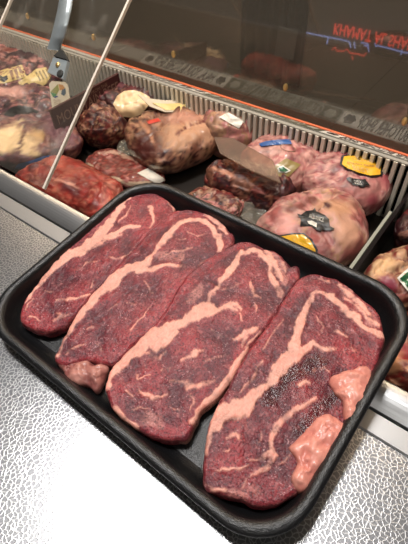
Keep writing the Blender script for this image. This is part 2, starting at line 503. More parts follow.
# ------------------------------------------------------------------ sloping rear glass pane + bracket
A = math.radians(39.46)
PD = np.array([0, math.cos(A), math.sin(A)]); PN = np.array([0, -math.sin(A), math.cos(A)])
P0 = np.array([0, .2924, .018])
def on_pane(x, s, h=0.0):
    return np.array([x, 0, 0]) + P0 + PD * s + PN * h
pane = thing('sneeze_guard', on_pane(-.70, 0), 'smudged clear glass screen leaning over the meat at the far left of the case', 'glass screen')
vs, fs = prism([on_pane(-.838, .001), on_pane(-.5702, .001), on_pane(-.5702, .42), on_pane(-.838, .42)], PN * .004)
mesh_obj('pane', vs, fs, MT['pane'], pane, smooth=False)
for xa in (-.8405, -.5700):
    vs, fs = prism([on_pane(xa, .001, -.0004), on_pane(xa + .0042, .001, -.0004), on_pane(xa + .0042, .42, -.0004), on_pane(xa, .42, -.0004)], PN * .0048)
    mesh_obj('polished_edge', vs, fs, MT['pane_edge'], pane, smooth=False, label='beige polished glass edge')

br = thing('glass_bracket', on_pane(-.655, .19, .006), 'curved chromed bracket strap bolted to the smudged glass screen', 'bracket')
# curved strap: lofted band
def band(pts, wv, th):
    vs, fs = [], []; n = len(pts)
    for i, p in enumerate(pts):
        t = pts[min(i + 1, n - 1)] - pts[max(i - 1, 0)]; t /= np.linalg.norm(t)
        nn = np.cross(t, wv); nn /= np.linalg.norm(nn); hw = wv / 2
        for a, b_ in ((-1, 0), (1, 0), (1, 1), (-1, 1)):
            vs.append(p + hw * a + nn * th * b_)
    for i in range(n - 1):
        for k in range(4):
            fs.append([i * 4 + k, i * 4 + (k + 1) % 4, i * 4 + 4 + (k + 1) % 4, i * 4 + 4 + k])
    fs.append([0, 1, 2, 3]); fs.append([(n - 1) * 4 + k for k in (3, 2, 1, 0)])
    return vs, fs
def pane_px(x, y, h): return on_plane(x, y, P0 + PN * h, PN)
ctrl = np.array([pane_px(*q) for q in ((53, 50, .006), (54.5, 45, .010), (57, 38, .017), (60.5, 25, .024), (63.5, 12, .027), (65.5, 0, .028), (67, -15, .028), (69, -40, .028))])
tt = np.linspace(0, len(ctrl) - 1, 40)
cp = [np.array([np.interp(t, range(len(ctrl)), ctrl[:, j]) for j in range(3)]) for t in tt]
vs, fs = band(cp, np.array([.028, 0.004, 0.002]), .002)
mesh_obj('strap', vs, fs, MT['chrome'], br, label='curved chromed strap')
vs, fs = prism([pane_px(x, y, .0045) for x, y in ((50, 74), (65.5, 81), (70, 63), (56, 59))], PN * .006)
cl = mesh_obj('clamp_plate', vs, fs, MT['chrome'], br, smooth=False)
vs, fs = prism([pane_px(x, y, .0045) for x, y in ((57, 58.5), (70, 62), (64, 51))], PN * .008)
mesh_obj('corner_gusset', vs, fs, MT['slot'], br, smooth=False, label='dark triangular gusset')
for (bx, bs, rad, mt) in ((60.5, 74, .0065, 'slot'), (58, 65, .004, 'brass')):
    c = pane_px(bx, bs, .0106); vs = []; fs = []
    for lvl, rr in ((0, 1), (.002, 1), (.003, .6)):
        for k in range(12):
            th = k * math.pi / 6; vs.append(c + PN * lvl + np.array([1, 0, 0]) * rad * rr * math.cos(th) + PD * rad * rr * math.sin(th))
    for i in range(2):
        for k in range(12): fs.append([i * 12 + k, i * 12 + (k + 1) % 12, i * 12 + 12 + (k + 1) % 12, i * 12 + 12 + k])
    fs.append(list(range(24, 36)))
    mesh_obj('bolt', vs, fs, MT[mt], cl, smooth=False)

# ------------------------------------------------------------------ foam tray
TO = np.array([-.21274, .22431, .046]); E1 = np.array([.99992, -.01046, .00724]); E2 = np.array([.01042, .99632, .08512])
E1 /= np.linalg.norm(E1); E2 -= E1 * (E1 @ E2); E2 /= np.linalg.norm(E2); EN = np.cross(E1, E2)
TL, TW = .428, .308
def T(a, b_, z): return TO + E1 * a + E2 * b_ + EN * z
def rrect(ins, rad, n=10):
    hx, hy = TL / 2 - ins, TW / 2 - ins; pts = []
    bow = .0035
    for (sx, sy, a0) in ((1, 1, 0), (-1, 1, 90), (-1, -1, 180), (1, -1, 270)):
        for k in range(n + 1):
            th = math.radians(a0 + 90 * k / n); pts.append([sx * (hx - rad) + rad * math.cos(th), sy * (hy - rad) + rad * math.sin(th)])
        # mid-edge points are added by resampling
    return smooth_poly(pts)
def smooth_poly(pts):
    P = np.array(pts + pts[:1]); s = np.concatenate([[0], np.cumsum(np.linalg.norm(np.diff(P, axis=0), axis=1))])
    q = np.linspace(0, s[-1], 160, endpoint=False)
    return np.stack([np.interp(q, s, P[:, j]) for j in (0, 1)], axis=1)
tray = thing('foam_tray', T(0, -.14, -.034), 'black foam meat tray holding four raw steaks on the silver counter', 'tray')
def rings(spec):
    vs = []; n = 160
    for ins, z, rad in spec:
        for p in rrect(ins, rad): vs.append(T(p[0], p[1], z))
    fs = []
    for i in range(len(spec) - 1):
        for k in range(n): fs.append([i * n + k, i * n + (k + 1) % n, i * n + n + (k + 1) % n, i * n + n + k])
    return vs, fs
vs, fs = rings([(.0125, -.0335, .052), (.010, -.030, .052), (.007, -.012, .055), (.0045, -.007, .056)])
mesh_obj('outer_wall', vs, fs, MT['foam'], tray)
vs, fs = rings([(.0045, -.007, .056), (.0010, -.006, .058), (0, -.0035, .058), (.0005, -.0012, .058), (.0025, .0004, .057), (.0055, .0010, .055), (.0085, .0004, .053), (.0108, -.0014, .051), (.0122, -.0042, .050)])
mesh_obj('rim', vs, fs, MT['foam'], tray)
vs, fs = rings([(.0122, -.0042, .050), (.0145, -.012, .048), (.0185, -.022, .045), (.023, -.0275, .042), (.029, -.0305, .038)])
mesh_obj('inner_wall', vs, fs, MT['foam'], tray)
sp = [(.029, -.0305, .038), (.035, -.0310, .035), (.07, -.0310, .03), (.11, -.0310, .02), (.152, -.0310, .0015)]
vs, fs = rings(sp); fs.append([4 * 160 + k for k in range(160)])
sp2 = [(.0125, -.0335, .052), (.05, -.0335, .03), (.152, -.0335, .0015)]
v2, f2 = rings(sp2); n0 = len(vs); vs += v2; fs += [[i + n0 for i in q][::-1] for q in f2]
mesh_obj('tray_floor', vs, fs, MT['foam'], tray)

# ------------------------------------------------------------------ steaks
LC = np.array([(CAM - TO) @ E1, (CAM - TO) @ E2, (CAM - TO) @ EN])
def tpix(x, y, z0, slope=0.0, ac=0.0):
    d = ray(x, y); l = np.array([d @ E1, d @ E2, d @ EN])
    t = (z0 - slope * (LC[0] - ac) - LC[2]) / (l[2] + slope * l[0])
    return LC + l * t

MEAT_D = np.array([.098, .014, .022]); MEAT_R = np.array([.300, .030, .038]); FAT = np.array([.72, .345, .265]); PINK = np.array([.42, .13, .12])
TFLOOR = -.0306


def steak(label, outline, seams, z0, slope, seed, red=(), dark=(), side_fat=(), N=340, R=64, pale=(), wet=()):
    cpx = np.mean(np.array(outline), axis=0)
    ac = tpix(cpx[0], cpx[1], z0)[0]
    loc2 = lambda x, y: tpix(x, y, z0, slope, ac)[:2]
    P = np.array([loc2(*p) for p in outline]); P = smooth_loop(P, N)
    # ragged trimmed outline
    rg = vnoise(np.c_[P, np.zeros(N)], 90, seed, 3)
    C = core(P); D = P - C; dl = np.linalg.norm(D, axis=1, keepdims=True)
    P = P + D / dl * (.0012 + rg * .0011)[:, None]
    mpp = np.linalg.norm(loc2(cpx[0] + 1, cpx[1]) - loc2(cpx[0], cpx[1])) * .5 + np.linalg.norm(loc2(cpx[0], cpx[1] + 1) - loc2(cpx[0], cpx[1])) * .5
    rs = 1 - (1 - np.linspace(0, 1, R)) ** 1.25
    XY = np.concatenate([C + (P - C) * r for r in rs]); edge = np.concatenate([(1 - r) * dl[:, 0] for r in rs])
    ns1 = vnoise(np.c_[XY, np.zeros(len(XY))], 110, seed + 1, 3)
    ns2 = vnoise(np.c_[XY, np.zeros(len(XY))], 420, seed + 2, 3)
    ns0 = vnoise(np.c_[XY, np.zeros(len(XY))], 28, seed + 4, 2)

    wx = vnoise(np.c_[XY, np.zeros(len(XY))], 75, seed + 21, 3) * .0032; wy = vnoise(np.c_[XY, np.zeros(len(XY))], 75, seed + 31, 3) * .0032

    def mask(lines, soft, XYq=XY, w_add=0.0):
        m_ = np.zeros(len(XYq))
        wp = XYq + (np.c_[wx, wy] if w_add == 0 else 0)
        for s in lines:
            pl = [(*loc2(p[0], p[1]), p[2] * mpp) for p in s]
            d, w = seg_dist(wp, pl)
            so = np.minimum(soft, .3 * w + .0006)
            ww = w / 2 + w_add
            if w_add == 0: ww = ww * (1.15 + .38 * ns1) + .0006 * ns2
            thin = np.clip(.50 + w / mpp * .11 + .5 * ns1 + .5 * ns0, .25, 1) if w_add == 0 else 1
            m_ = np.maximum(m_, (1 - sstep(-so, so, d - ww)) * thin)
        return m_
    fat = mask(seams, .0011)
    rd = mask(red, .008); dk = mask(dark, .001); pl_ = mask(pale, .003)
    # fine web of marbling
    web = 1 - np.abs(vnoise(np.c_[XY, np.zeros(len(XY))], 75, seed + 9, 4)) * 7
    web = np.clip(web, 0, 1) * sstep(.05, .35, ns0 + .15)
    t = np.clip(.32 + .85 * ns0 + .30 * ns1 + .5 * rd, 0, 1)[:, None]
    col = MEAT_D * (1 - t) + MEAT_R * t
    wt = mask(wet, .006)[:, None]; col = col * (1 - .60 * wt)
    col = col * (1 - .5 * web[:, None]) + PINK * (.5 * web[:, None])
    pk = np.clip(pl_ * (.55 + .5 * ns1), 0, 1)[:, None]; col = col * (1 - pk) + np.array([.50, .20, .17]) * pk
    fc = FAT * (1 + .16 * ns1[:, None] + .14 * ns0[:, None]) * (1 - np.clip(ns2 * .5 + ns1 * .3, 0, .35)[:, None] * np.array([.2, .75, .75]))
    col = col * (1 - fat[:, None]) + fc * fat[:, None]
    # a pale skin line along the very edge
    em = ((1 - sstep(.0, .0022, edge)) * .35 * (1 - fat))[:, None]; col = col * (1 - em) + PINK * em
    col = col * (1 - .85 * dk[:, None])
    er = .0045
    h = -er * (1 - np.sqrt(np.clip(1 - np.clip(1 - edge / er, 0, 1) ** 2, 0, 1)))
    z = z0 - slope * (XY[:, 0] - ac) + h + .0014 * ns0 + .0007 * ns1 + .0003 * ns2 + .0007 * fat - .0022 * dk - .0006 * rd
    # sides and underside
    S = 7; last = XY[-N:]; zl = z[-N:]; cl_ = col[-N:]
    vx = [np.c_[XY, z]]; cols = [col]
    nin = (C - P) / dl
    ax_ = np.arange(N)
    sf = mask(side_fat, .004, last, .004) if len(side_fat) else np.zeros(N)
    for k in range(1, S + 1):
        q = k / S
        zz = zl * (1 - q) + TFLOOR * q
        wob = vnoise(np.c_[last, np.full(N, q * .03)], 70, seed + 5, 3)
        p = last - nin * (.0016 * math.sin(q * math.pi) + .0012 * wob)[:, None] * (1 if q < 1 else 0) + nin * .0025 * q
        if q == 1: zz = np.full(N, TFLOOR)
        vx.append(np.c_[p, zz])
        tq = np.clip(.45 + .6 * wob, 0, 1)[:, None]
        c_ = MEAT_D * .8 * (1 - tq) + MEAT_R * tq
        fm = np.clip(sf + .25 * wob * (sf > .1), 0, 1)[:, None]
        c_ = c_ * (1 - fm) + np.array([.45, .21, .16]) * (1 + .2 * wob[:, None]) * fm
        fe = (fat[-N:] * (1 - q) ** 1.5)[:, None]; c_ = c_ * (1 - fe) + fc[-N:] * fe
        cols.append(c_)
    vx.append(np.c_[C + (P - C) * .5, np.full(N, TFLOOR)]); cols.append(np.tile(MEAT_D, (N, 1)))
    vx.append(np.c_[C, np.full(N, TFLOOR)]); cols.append(np.tile(MEAT_D, (N, 1)))
    V = np.concatenate(vx); Cc = np.clip(np.concatenate(cols), 0.003, .95)
    al = np.zeros(len(V)); al[:len(XY)] = np.clip(fat * (.95 + .3 * ns1), 0, 1)
    Cc = np.c_[Cc, al]
    fs = ring_mesh(N, R, S + 2)
    W = [T(*p) for p in V]
    cc = V[:, :2].mean(axis=0)
    root = thing('beef_steak', T(cc[0], cc[1], TFLOOR), label, 'steak', 'raw steaks in the black tray')
    wv_ = np.zeros(len(V)); wv_[:len(XY)] = wt[:, 0]
    mesh_obj('meat', W, fs, MT['steak'], root, colors=Cc, wet=wv_)
    return root, (z0, slope, ac)


def lump(root, name, outline, z0, hu, hd, seed, ca, cb, label=None, N=90, R=16, amp=.0022, sharp=2.2, mat='fatty'):
    """soft hanging flap of fat or meat on a steak, in tray space"""
    P = smooth_loop(np.array([tpix(p[0], p[1], z0)[:2] for p in outline]), N); C = core(P, .5); D = P - C
    vx, cs = [], []
    for side in (1, -1):
        rr = np.linspace(0, 1, R) if side == 1 else np.linspace(1, 0, R)[1:]
        for r in rr:
            q = C + D * r; hh = (1 - r ** sharp) ** (1 / 2.0)
            n1 = vnoise(np.c_[q, np.full(N, side * .05)], 75, seed, 4); n2 = vnoise(np.c_[q, np.full(N, side * .05)], 300, seed + 2, 2)
            z = z0 + (hu * hh if side == 1 else -hd * hh) + (n1 * amp * 2 + n2 * amp * .3) * (1 if side == 1 else 0) * hh
            q = q + D / np.linalg.norm(D, axis=1, keepdims=True) * (n1 * amp * 1.2 * r)[:, None]
            if side == -1: z = np.maximum(z, TFLOOR)
            vx.append(np.c_[q, z]); t = np.clip(.5 + 1.0 * n1 + .3 * n2, 0, 1)[:, None]; cs.append(np.array(ca) * (1 - t) + np.array(cb) * t)
    V = np.concatenate(vx)
    mesh_obj(name, [T(*p) for p in V], ring_mesh(N, R, R - 1), MT[mat], root, colors=np.clip(np.concatenate(cs), .003, .95), label=label)


s1, _ = steak('leftmost raw beef steak in the tray, slim fat band along its upper left edge',
    [(20.5, 314), (24, 302), (31, 292), (43, 276), (52, 265), (63, 254), (74, 243), (82, 231), (90, 220), (103, 208), (120, 197), (132, 190.5), (144, 190), (155, 193), (164, 198), (170, 203), (175, 212), (163, 222), (150, 232), (137, 246), (122, 262), (108, 278), (96, 290), (84, 304), (74, 315), (66, 323), (58, 327), (48, 330), (38, 329.5), (28, 326), (22, 321)],
    [[(141, 190, 4), (133, 193, 6), (124, 202, 5), (117, 212, 6), (107, 226, 8), (99, 236, 9), (90, 245, 10), (80, 252, 9), (70, 254, 10), (62, 261, 8), (53, 268, 6), (43, 279, 5), (33, 292, 3), (26, 303, 1.5)],
     [(98, 238, 6), (108, 238, 5), (117, 233, 5), (129, 227, 5), (139, 226, 3)], [(88, 249, 5), (103, 242, 3), (122, 235, 2)],
     [(150, 207, 4), (153, 215, 3), (153, 221, 2.5), (150, 228, 2)], [(109, 257, 1.2), (115, 258.5, 1.8), (122, 257.5, 1.8), (131, 251, 1)],
     [(56, 300, 1), (64, 300.5, 2), (71, 299, 2.2), (80, 297, 2), (89, 295, 1.2)], [(54, 320, 1.5), (59, 317, 2.2), (64, 316, 1.6)], [(58, 312, 1), (63, 317, 1.8), (69, 316, 1)],
     [(93, 281, 1), (91, 287, 1.4)], [(44, 292, .8), (51, 291.5, 1)], [(30, 317, 1), (38, 322, 1.2)], [(168, 201, 1), (172, 207, 2), (174, 212, 2)], [(82, 267, 1), (88, 262, 1.2), (96, 262, .8)],
     [(120, 222, 1), (128, 214, 1.2), (130, 206, .8)], [(26, 309, 1), (33, 300, .8)]],
    -.0105, .04, 11, red=[[(92, 222, 8), (110, 204, 8)], [(160, 205, 14), (135, 240, 10)], [(25, 318, 14), (60, 325, 10)]])

s2, _ = steak('second raw beef steak from the left, a brownish meat flap hanging off its near end',
    [(55, 359), (58, 349), (61, 341), (69, 328), (76, 315), (84, 305), (94, 292), (105, 280), (112, 271), (124, 258), (136, 246), (148, 232), (160, 221), (173, 211.5), (187, 209), (199, 211), (211, 215), (221, 222), (228, 230), (233, 235), (233, 242), (229, 247), (221, 254), (210, 259), (200, 266), (192, 276), (182, 286), (174, 298), (167, 311), (157, 324), (147, 334), (136, 342), (124, 355), (113, 364), (106, 363), (97, 361), (90, 359), (76, 361), (64, 364)],
    [[(57, 355, 2.5), (61, 344, 3), (68, 332, 5), (75, 321, 7), (83, 310, 8), (92, 300, 9), (101, 292, 11), (111, 284, 12), (121, 275, 10), (130, 268, 8), (138, 266, 8), (145, 265, 8), (149, 259, 5)],
     [(138, 271, 7), (152, 270, 5), (160, 266.5, 4), (169, 264.5, 4), (178, 266, 3), (185, 267, 1.5)],
     [(148, 260, 3), (157, 249, 2), (164, 240, 5), (169, 234, 7), (175, 227, 6), (180, 223, 4), (188, 220, 4), (199, 220, 5), (208, 224, 5), (214, 230, 5), (218, 237, 5), (221, 245, 5), (219, 251, 3)],
     [(205, 215, 3), (214, 219, 6), (221, 225, 6), (226, 233, 4)],
     [(166, 255.5, 1.5), (173, 252, 2), (180, 250, 2.6), (191, 249, 1.5)], [(150, 268, 2), (165, 264.5, 2), (182, 267, 1)], [(206, 259, 1.5), (200, 265, 2.5), (193, 273, 2)],
     [(66, 354, 1), (69, 350, 1.5), (75, 347, 1.8), (85, 344.5, 1)], [(95, 345, .8), (101, 349, 1.2)], [(146, 280, .8), (149, 289, 1.6), (153, 293, 1)], [(125, 300, .8), (133, 305, 1.2)],
     [(110, 310, .8), (118, 304, 1)], [(188, 232, .9), (198, 236, 1.2), (206, 233, .8)], [(130, 330, .9), (142, 318, 1), (152, 306, .8)], [(178, 238, .8), (186, 240, 1.2)], [(86, 330, .8), (92, 326, 1)]],
    -.0095, .05, 23, red=[[(118, 266, 8), (150, 235, 10), (175, 214, 8), (215, 217, 5)], [(62, 362, 8), (100, 362, 8)], [(190, 270, 10), (150, 328, 8)]],
    pale=[[(160, 255, 8), (180, 256, 8)]])
lump(s2, 'meat_flap', [(58, 363), (64, 374), (66, 381), (74, 384), (84, 387), (91, 390), (97, 393), (103, 387), (107, 377), (109, 370), (106, 366), (97, 364), (90, 362), (76, 363)], -.020, .010, .010, 5, (.25, .08, .07), (.48, .21, .17), 'brownish pink meat flap')

s3, _ = steak('third raw beef steak from the left, with a dark knife slit in its upper part',
    [(107, 392), (106.5, 385), (108, 379), (112, 369), (122, 357), (137, 342), (146, 332.5), (157, 321), (166, 309), (173, 297), (180, 285), (188, 274), (198, 265), (209, 257.6), (220, 251), (231, 245.5), (243, 241), (254, 243), (263, 248), (275, 251), (284, 259), (291, 266.5), (298, 265.5), (299, 276), (294, 284), (288, 294), (279, 307), (270, 321), (262, 332), (249, 348), (241, 361), (234, 374), (228, 384), (214, 399), (201, 409), (194, 423), (186, 437), (178, 439), (165, 438), (152, 435), (140, 430), (128, 421), (118, 413), (111, 404)],
    [[(108, 388, 3), (111, 377, 6), (117, 366, 9), (126, 355, 12), (136, 346, 14), (146, 340, 16), (157, 337, 18), (166, 332, 14), (174, 326, 8), (184, 322, 8), (194, 316, 12), (203, 309, 14), (212, 309, 9), (220, 310, 5), (228, 307, 6), (236, 310, 3)],
     [(155, 347, 8), (166, 341, 7), (176, 332, 5)],
     [(203, 307, 5), (208, 299, 3), (214, 290, 3), (222, 281, 5), (229, 272, 7), (235, 263, 8), (241, 255, 5), (249, 250.5, 5), (257, 251, 5), (265, 257.5, 5.5), (270, 266, 5), (272, 276, 5), (275, 285, 5), (283, 296, 3)],
     [(265, 251, 4), (273, 260, 6), (278, 270, 6), (281, 280, 4)], [(284, 262, 2), (287, 271, 3)],
     [(250, 283, 2), (252, 289, 3), (255, 295, 3.2), (259, 296, 2)], [(255, 305, 2), (256, 311, 1.5)], [(241, 313, 1.2), (244, 320, 1.6)], [(210, 315, 5), (220, 309, 5), (234, 303, 4), (242, 308, 2)],
     [(234, 338, 2), (243, 336, 4), (251, 332, 4.5), (256, 328, 3)], [(243, 346, 3), (247, 338, 3)],
     [(182, 359, 2), (187, 358, 2.6), (193, 355, 2.4), (198, 353, 2.2), (204, 350.5, 2)], [(169, 381, 1.6), (177, 381.5, 2.4), (185, 383, 2.6), (188, 388, 3), (196, 388, 3), (206, 384, 2.6), (213, 381, 1.5)],
     [(141, 391, 1.8), (148, 395, 2.2), (155, 397.5, 2.6), (162, 395.5, 2.4), (168, 393, 1.4)], [(134, 408, 1), (142, 407, 1.6), (149, 408, 1)], [(125, 391.5, 1), (129, 394, 2), (134, 397, 1.2)], [(137, 374, 1), (140, 380, 1.6), (152, 376, 1)],
     [(114, 409, 4), (121, 416, 5), (129, 422, 6), (138, 427, 4)],
     [(260, 331, 2), (250, 345, 3), (241, 360, 4), (234, 372, 6), (226, 383, 6), (214, 397, 6), (203, 406, 6), (197, 414, 4), (192, 423, 4)],
     [(138, 355, 1.5), (144, 352, 1.8), (152, 354, 1.8), (160, 359, 1.6), (163, 352, 2)], [(222, 290, 1), (232, 288, 1.3), (240, 283, 1)], [(190, 412, .9), (193, 402, 1.2), (191, 396, 1)], [(170, 408, .8), (178, 410, 1.2)], [(212, 330, .8), (222, 336, 1.2)],
     [(206, 362, .9), (216, 358, 1.2), (226, 354, 1)], [(160, 371, .8), (170, 366, 1)]],
    -.0085, .05, 37, red=[[(150, 330, 8), (185, 285, 12), (215, 258, 8), (245, 244, 6)], [(292, 275, 10)], [(250, 340, 12), (240, 355, 10)], [(150, 428, 10), (185, 430, 10)]],
    dark=[[(206, 276, 1), (211, 280, 2.4), (216, 284, 2.4), (219, 287, 1.2)]], side_fat=[[(228, 384, 5), (201, 409, 5), (186, 437, 5)]],
    pale=[[(270, 256, 10), (282, 268, 12), (285, 284, 6)], [(146, 417, 8), (158, 424, 8)], [(190, 300, 8), (200, 290, 8)]])

s4, _ = steak('rightmost raw beef steak in the tray, dark, with pink fat flaps on its right',
    [(203.5, 478), (204, 466), (205, 455), (207, 441), (210, 424), (219, 403), (228, 389), (235, 374), (243, 361), (251, 347.5), (264, 331), (272, 320), (281, 306), (290, 291), (297, 281), (305, 275.5), (317, 274), (329, 277), (341.5, 282), (354, 291), (366, 302), (374, 308), (380, 318), (382, 328), (384, 337), (381, 347), (378, 360), (374, 371), (367, 388), (359, 405), (347, 426), (336, 443), (323, 460), (311, 477), (299, 490), (285, 498), (272, 504), (258, 504), (240, 498), (222, 493), (210, 491), (205, 487)],
    [[(262, 389, 6), (272, 379, 9), (282, 368, 13), (290, 357, 13), (294, 347, 9), (297, 335, 7), (300, 322, 8.5), (304, 312, 7.5), (308, 303, 6), (312, 295, 4), (318, 291, 4), (326, 293, 4.5), (335, 299, 5.5), (343, 307, 6.5), (353, 316, 7), (363, 325, 6.5), (374, 331.5, 6), (384, 336, 5)],
     [(339, 285, 4), (350, 294, 5), (361, 305, 5), (369, 315, 4)], [(345, 297, 2), (356, 306, 3), (367, 319, 3), (378, 325, 3)], [(318, 279, 2), (330, 283, 2)],
     [(294, 357, 8), (303, 351, 8), (313, 345, 7), (320, 349, 4), (328, 350, 4), (335, 348, 1.5)],
     [(335, 331, 2), (339, 334, 4), (345, 337, 3)], [(205, 452, 3), (209, 440, 5), (213, 430, 8), (219, 419, 12), (227, 410, 17), (237, 408, 18), (246, 406, 13), (252, 399, 9), (259, 391, 8), (266, 384, 6)],
     [(216, 428, 3), (225, 419, 4), (235, 417, 3), (247, 414, 4)],
     [(316, 398, 2.5), (309, 402, 3.4), (301, 406, 4), (292, 411, 4), (284, 417, 4), (278, 424, 4), (274, 434, 4), (272, 444, 4), (273, 452, 5), (266, 456, 3.5), (259, 459, 2.6), (251, 460, 1.6)],
     [(273, 453, 4), (271, 460, 3), (266, 466, 3.2), (258, 471, 2.4), (250, 476, 1.2)], [(216, 470.5, 1.2), (225, 469, 2.2), (234, 468, 2.6), (241, 468, 2.4), (250, 466, 1.2)], [(226, 437, 1.5), (231, 435, 2.2), (236, 433.5, 2.2), (240, 438, 1.5)],
     [(247, 475, 1), (246, 482, 1.8), (243, 487, 1)], [(290, 455, 1), (284, 462, 1.6), (277, 463, 1)], [(300, 386, 2.5), (306, 382, 4), (311, 383, 2)], [(312, 372, .9), (322, 366, 1.2), (329, 371, .9)], [(350, 345, .9), (358, 351, 1.3)], [(316, 316, .8), (322, 325, 1.3), (318, 334, .9)],
     [(222, 452, .9), (229, 450, 1.3)], [(258, 440, .8), (262, 430, 1)], [(240, 392, 1.5), (252, 378, 2), (262, 362, 1.5)], [(262, 350, 1.2), (275, 332, 1.5), (284, 318, 1)], [(206, 484, 2), (214, 490, 3), (226, 493, 3)]],
    -.0070, .05, 53, red=[[(255, 350, 10), (285, 310, 10), (300, 282, 8)], [(350, 300, 10), (372, 315, 8)], [(350, 350, 26), (372, 355, 14)], [(262, 490, 30)]],
    dark=[[(222, 426.5, .8), (232, 420, 1.4), (244, 416.5, .9)]],
    wet=[[(268, 400, 12), (290, 374, 16), (320, 360, 12)], [(300, 430, 12), (322, 408, 12), (345, 388, 8)]],
    pale=[[(232, 495, 7), (246, 494, 9), (254, 491, 8)], [(345, 290, 12), (372, 322, 10)]], side_fat=[[(384, 337, 4), (374, 371, 3)]])
FA, FB = (.56, .185, .145), (.68, .28, .215)
lump(s4, 'fat_flap', [(328, 381), (340, 373), (353, 369.5), (366, 366.5), (371, 375), (371, 389), (366, 403), (357, 417), (348, 427), (343, 414), (342, 402), (334, 393)], -.009, .0085, .012, 8, FA, FB, 'shiny pink fat flap', amp=.0018)
lump(s4, 'fat_flap', [(289, 448), (299, 436), (309, 426), (320, 416), (331, 415), (340, 421), (348, 428), (344, 441), (336, 454), (325, 467), (316, 477), (307, 490), (299, 493), (292, 480), (296, 463)], -.010, .0085, .012, 14, FA, FB, 'ridged pink fat flap', amp=.0019)

# ------------------------------------------------------------------ wrapped meat in the case
HV = np.array([fw[0], fw[1]]); HV /= np.linalg.norm(HV)
BVH = {}


def facets(P, scale, seed):
    """muscle pieces: crease factor (0 on a crease) and a tone per piece"""
    o = Vector((seed * 1.3, seed * 2.1, seed * .7)); cr, tn = [], []
    for p in P:
        v = Vector((float(p[0]), float(p[1]), float(p[2]) * 1.5)) * scale
        v = v + noise.noise_vector(v * 1.1 + o) * .35 + o
        d, pt = noise.voronoi(v)
        cr.append(min(1, (d[1] - d[0]) / .16)); tn.append((math.sin(pt[0][0] * 91.7 + pt[0][1] * 57.3 + pt[0][2] * 33.1) * 43.7) % 1.0)
    return np.array(cr), np.array(tn)


def pack(name, label, cat, outline, zm, hu, base, patch=(), streak=(), seed=1, n=110, R=22, amp=.006, grain=30, vs=.5, fsc=24, ft=.55, mat='pack', group='wrapped meat in the case', zb=DK, shrink=.86, box_=2.6, nm='meat', veins=(.50, .25, .17)):
    P = np.array([on_z(p[0], p[1], zm)[:2] for p in outline])
    c = P.mean(axis=0); Q = P - c; al = Q @ HV; P = c + Q + np.outer(al * (shrink - 1), HV)
    P = smooth_loop(P, n); C = core(P, .5); D = P - C; dl = np.linalg.norm(D, axis=1, keepdims=True)
    vx = []; side = []
    for s_ in (1, -1):
        rr = np.sin(np.linspace(0, 1, R) * math.pi / 2) if s_ == 1 else np.sin(np.linspace(1, 0, R) * math.pi / 2)[1:]
        for r in rr:
            q = C + D * r; hh = max(0, 1 - r ** box_) ** (1 / 2.2)
            hd = zm - zb
            z = np.full(n, zm + (hu * hh if s_ == 1 else -hd * hh))
            n1 = vnoise(np.c_[q, np.full(n, s_ * hh * .05)], 16, seed, 3)
            if s_ == 1:
                n3 = vnoise(np.c_[q, np.full(n, .3)], 42, seed + 11, 3)
                fa_, _ = facets(np.c_[q, np.full(n, hh * .03)], fsc, seed)
                z = z + (n1 * amp * 1.5 - np.abs(n3) * amp * .7 - (1 - fa_) * amp * 1.3) * (.25 + .75 * hh)
            q = q + D / dl * (n1 * amp * 1.1 * r)[:, None]
            z = np.maximum(z, zb + .0005)
            vx.append(np.c_[q, z]); side.append(np.full(n, s_))
    V = np.concatenate(vx)
    # project back for the placed patches of colour
    d = V - CAM; px = np.c_[204 + F * (d @ RT) / (d @ fw), 272 - F * (d @ UP) / (d @ fw)]
    g0 = vnoise(V, grain, seed + 3, 4); g1 = vnoise(V, grain * 4, seed + 4, 3); g2 = vnoise(V, grain * .45, seed + 6, 2)
    cols = [np.array(b_) for b_ in base]
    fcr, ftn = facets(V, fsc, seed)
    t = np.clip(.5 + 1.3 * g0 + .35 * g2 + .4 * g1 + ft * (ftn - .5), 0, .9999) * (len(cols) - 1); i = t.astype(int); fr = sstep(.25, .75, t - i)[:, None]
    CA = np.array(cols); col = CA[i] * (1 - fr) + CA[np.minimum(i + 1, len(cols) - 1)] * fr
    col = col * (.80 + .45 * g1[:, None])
    col = col * (.62 + .38 * fcr[:, None])  # creases painted darker, their shade put into the colour
    vein = np.clip(1 - np.abs(vnoise(V, grain * 1.3, seed + 8, 4)) * 9, 0, 1) * np.clip(.5 + 1.6 * g2, 0, 1)
    col = col * (1 - vs * vein[:, None]) + np.array(veins) * vs * vein[:, None]
    for (x, y, rx, ry, ang, pc, so) in patch:
        a = math.radians(ang); dx, dy = px[:, 0] - x, px[:, 1] - y
        e = np.sqrt(((dx * math.cos(a) + dy * math.sin(a)) / rx) ** 2 + ((-dx * math.sin(a) + dy * math.cos(a)) / ry) ** 2) + g0 * .7 + g1 * .25
        m_ = (1 - sstep(1 - so, 1 + so, e))[:, None]; col = col * (1 - m_) + np.array(pc) * (1 + .2 * g1[:, None]) * m_
    for (line, pc) in streak:
        dd, w = seg_dist(px, line); m_ = (1 - sstep(-.8, .8, dd - w / 2 + g0 * 2 + g1))[:, None]; col = col * (1 - m_) + np.array(pc) * m_
    root = thing(name, (*V[:, :2].mean(axis=0), zb), label, cat, group)
    fs = ring_mesh(n, R, R - 1)
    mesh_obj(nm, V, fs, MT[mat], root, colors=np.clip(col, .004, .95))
    BVH[root.name] = BVHTree.FromPolygons([tuple(p) for p in V], fs)
    return root


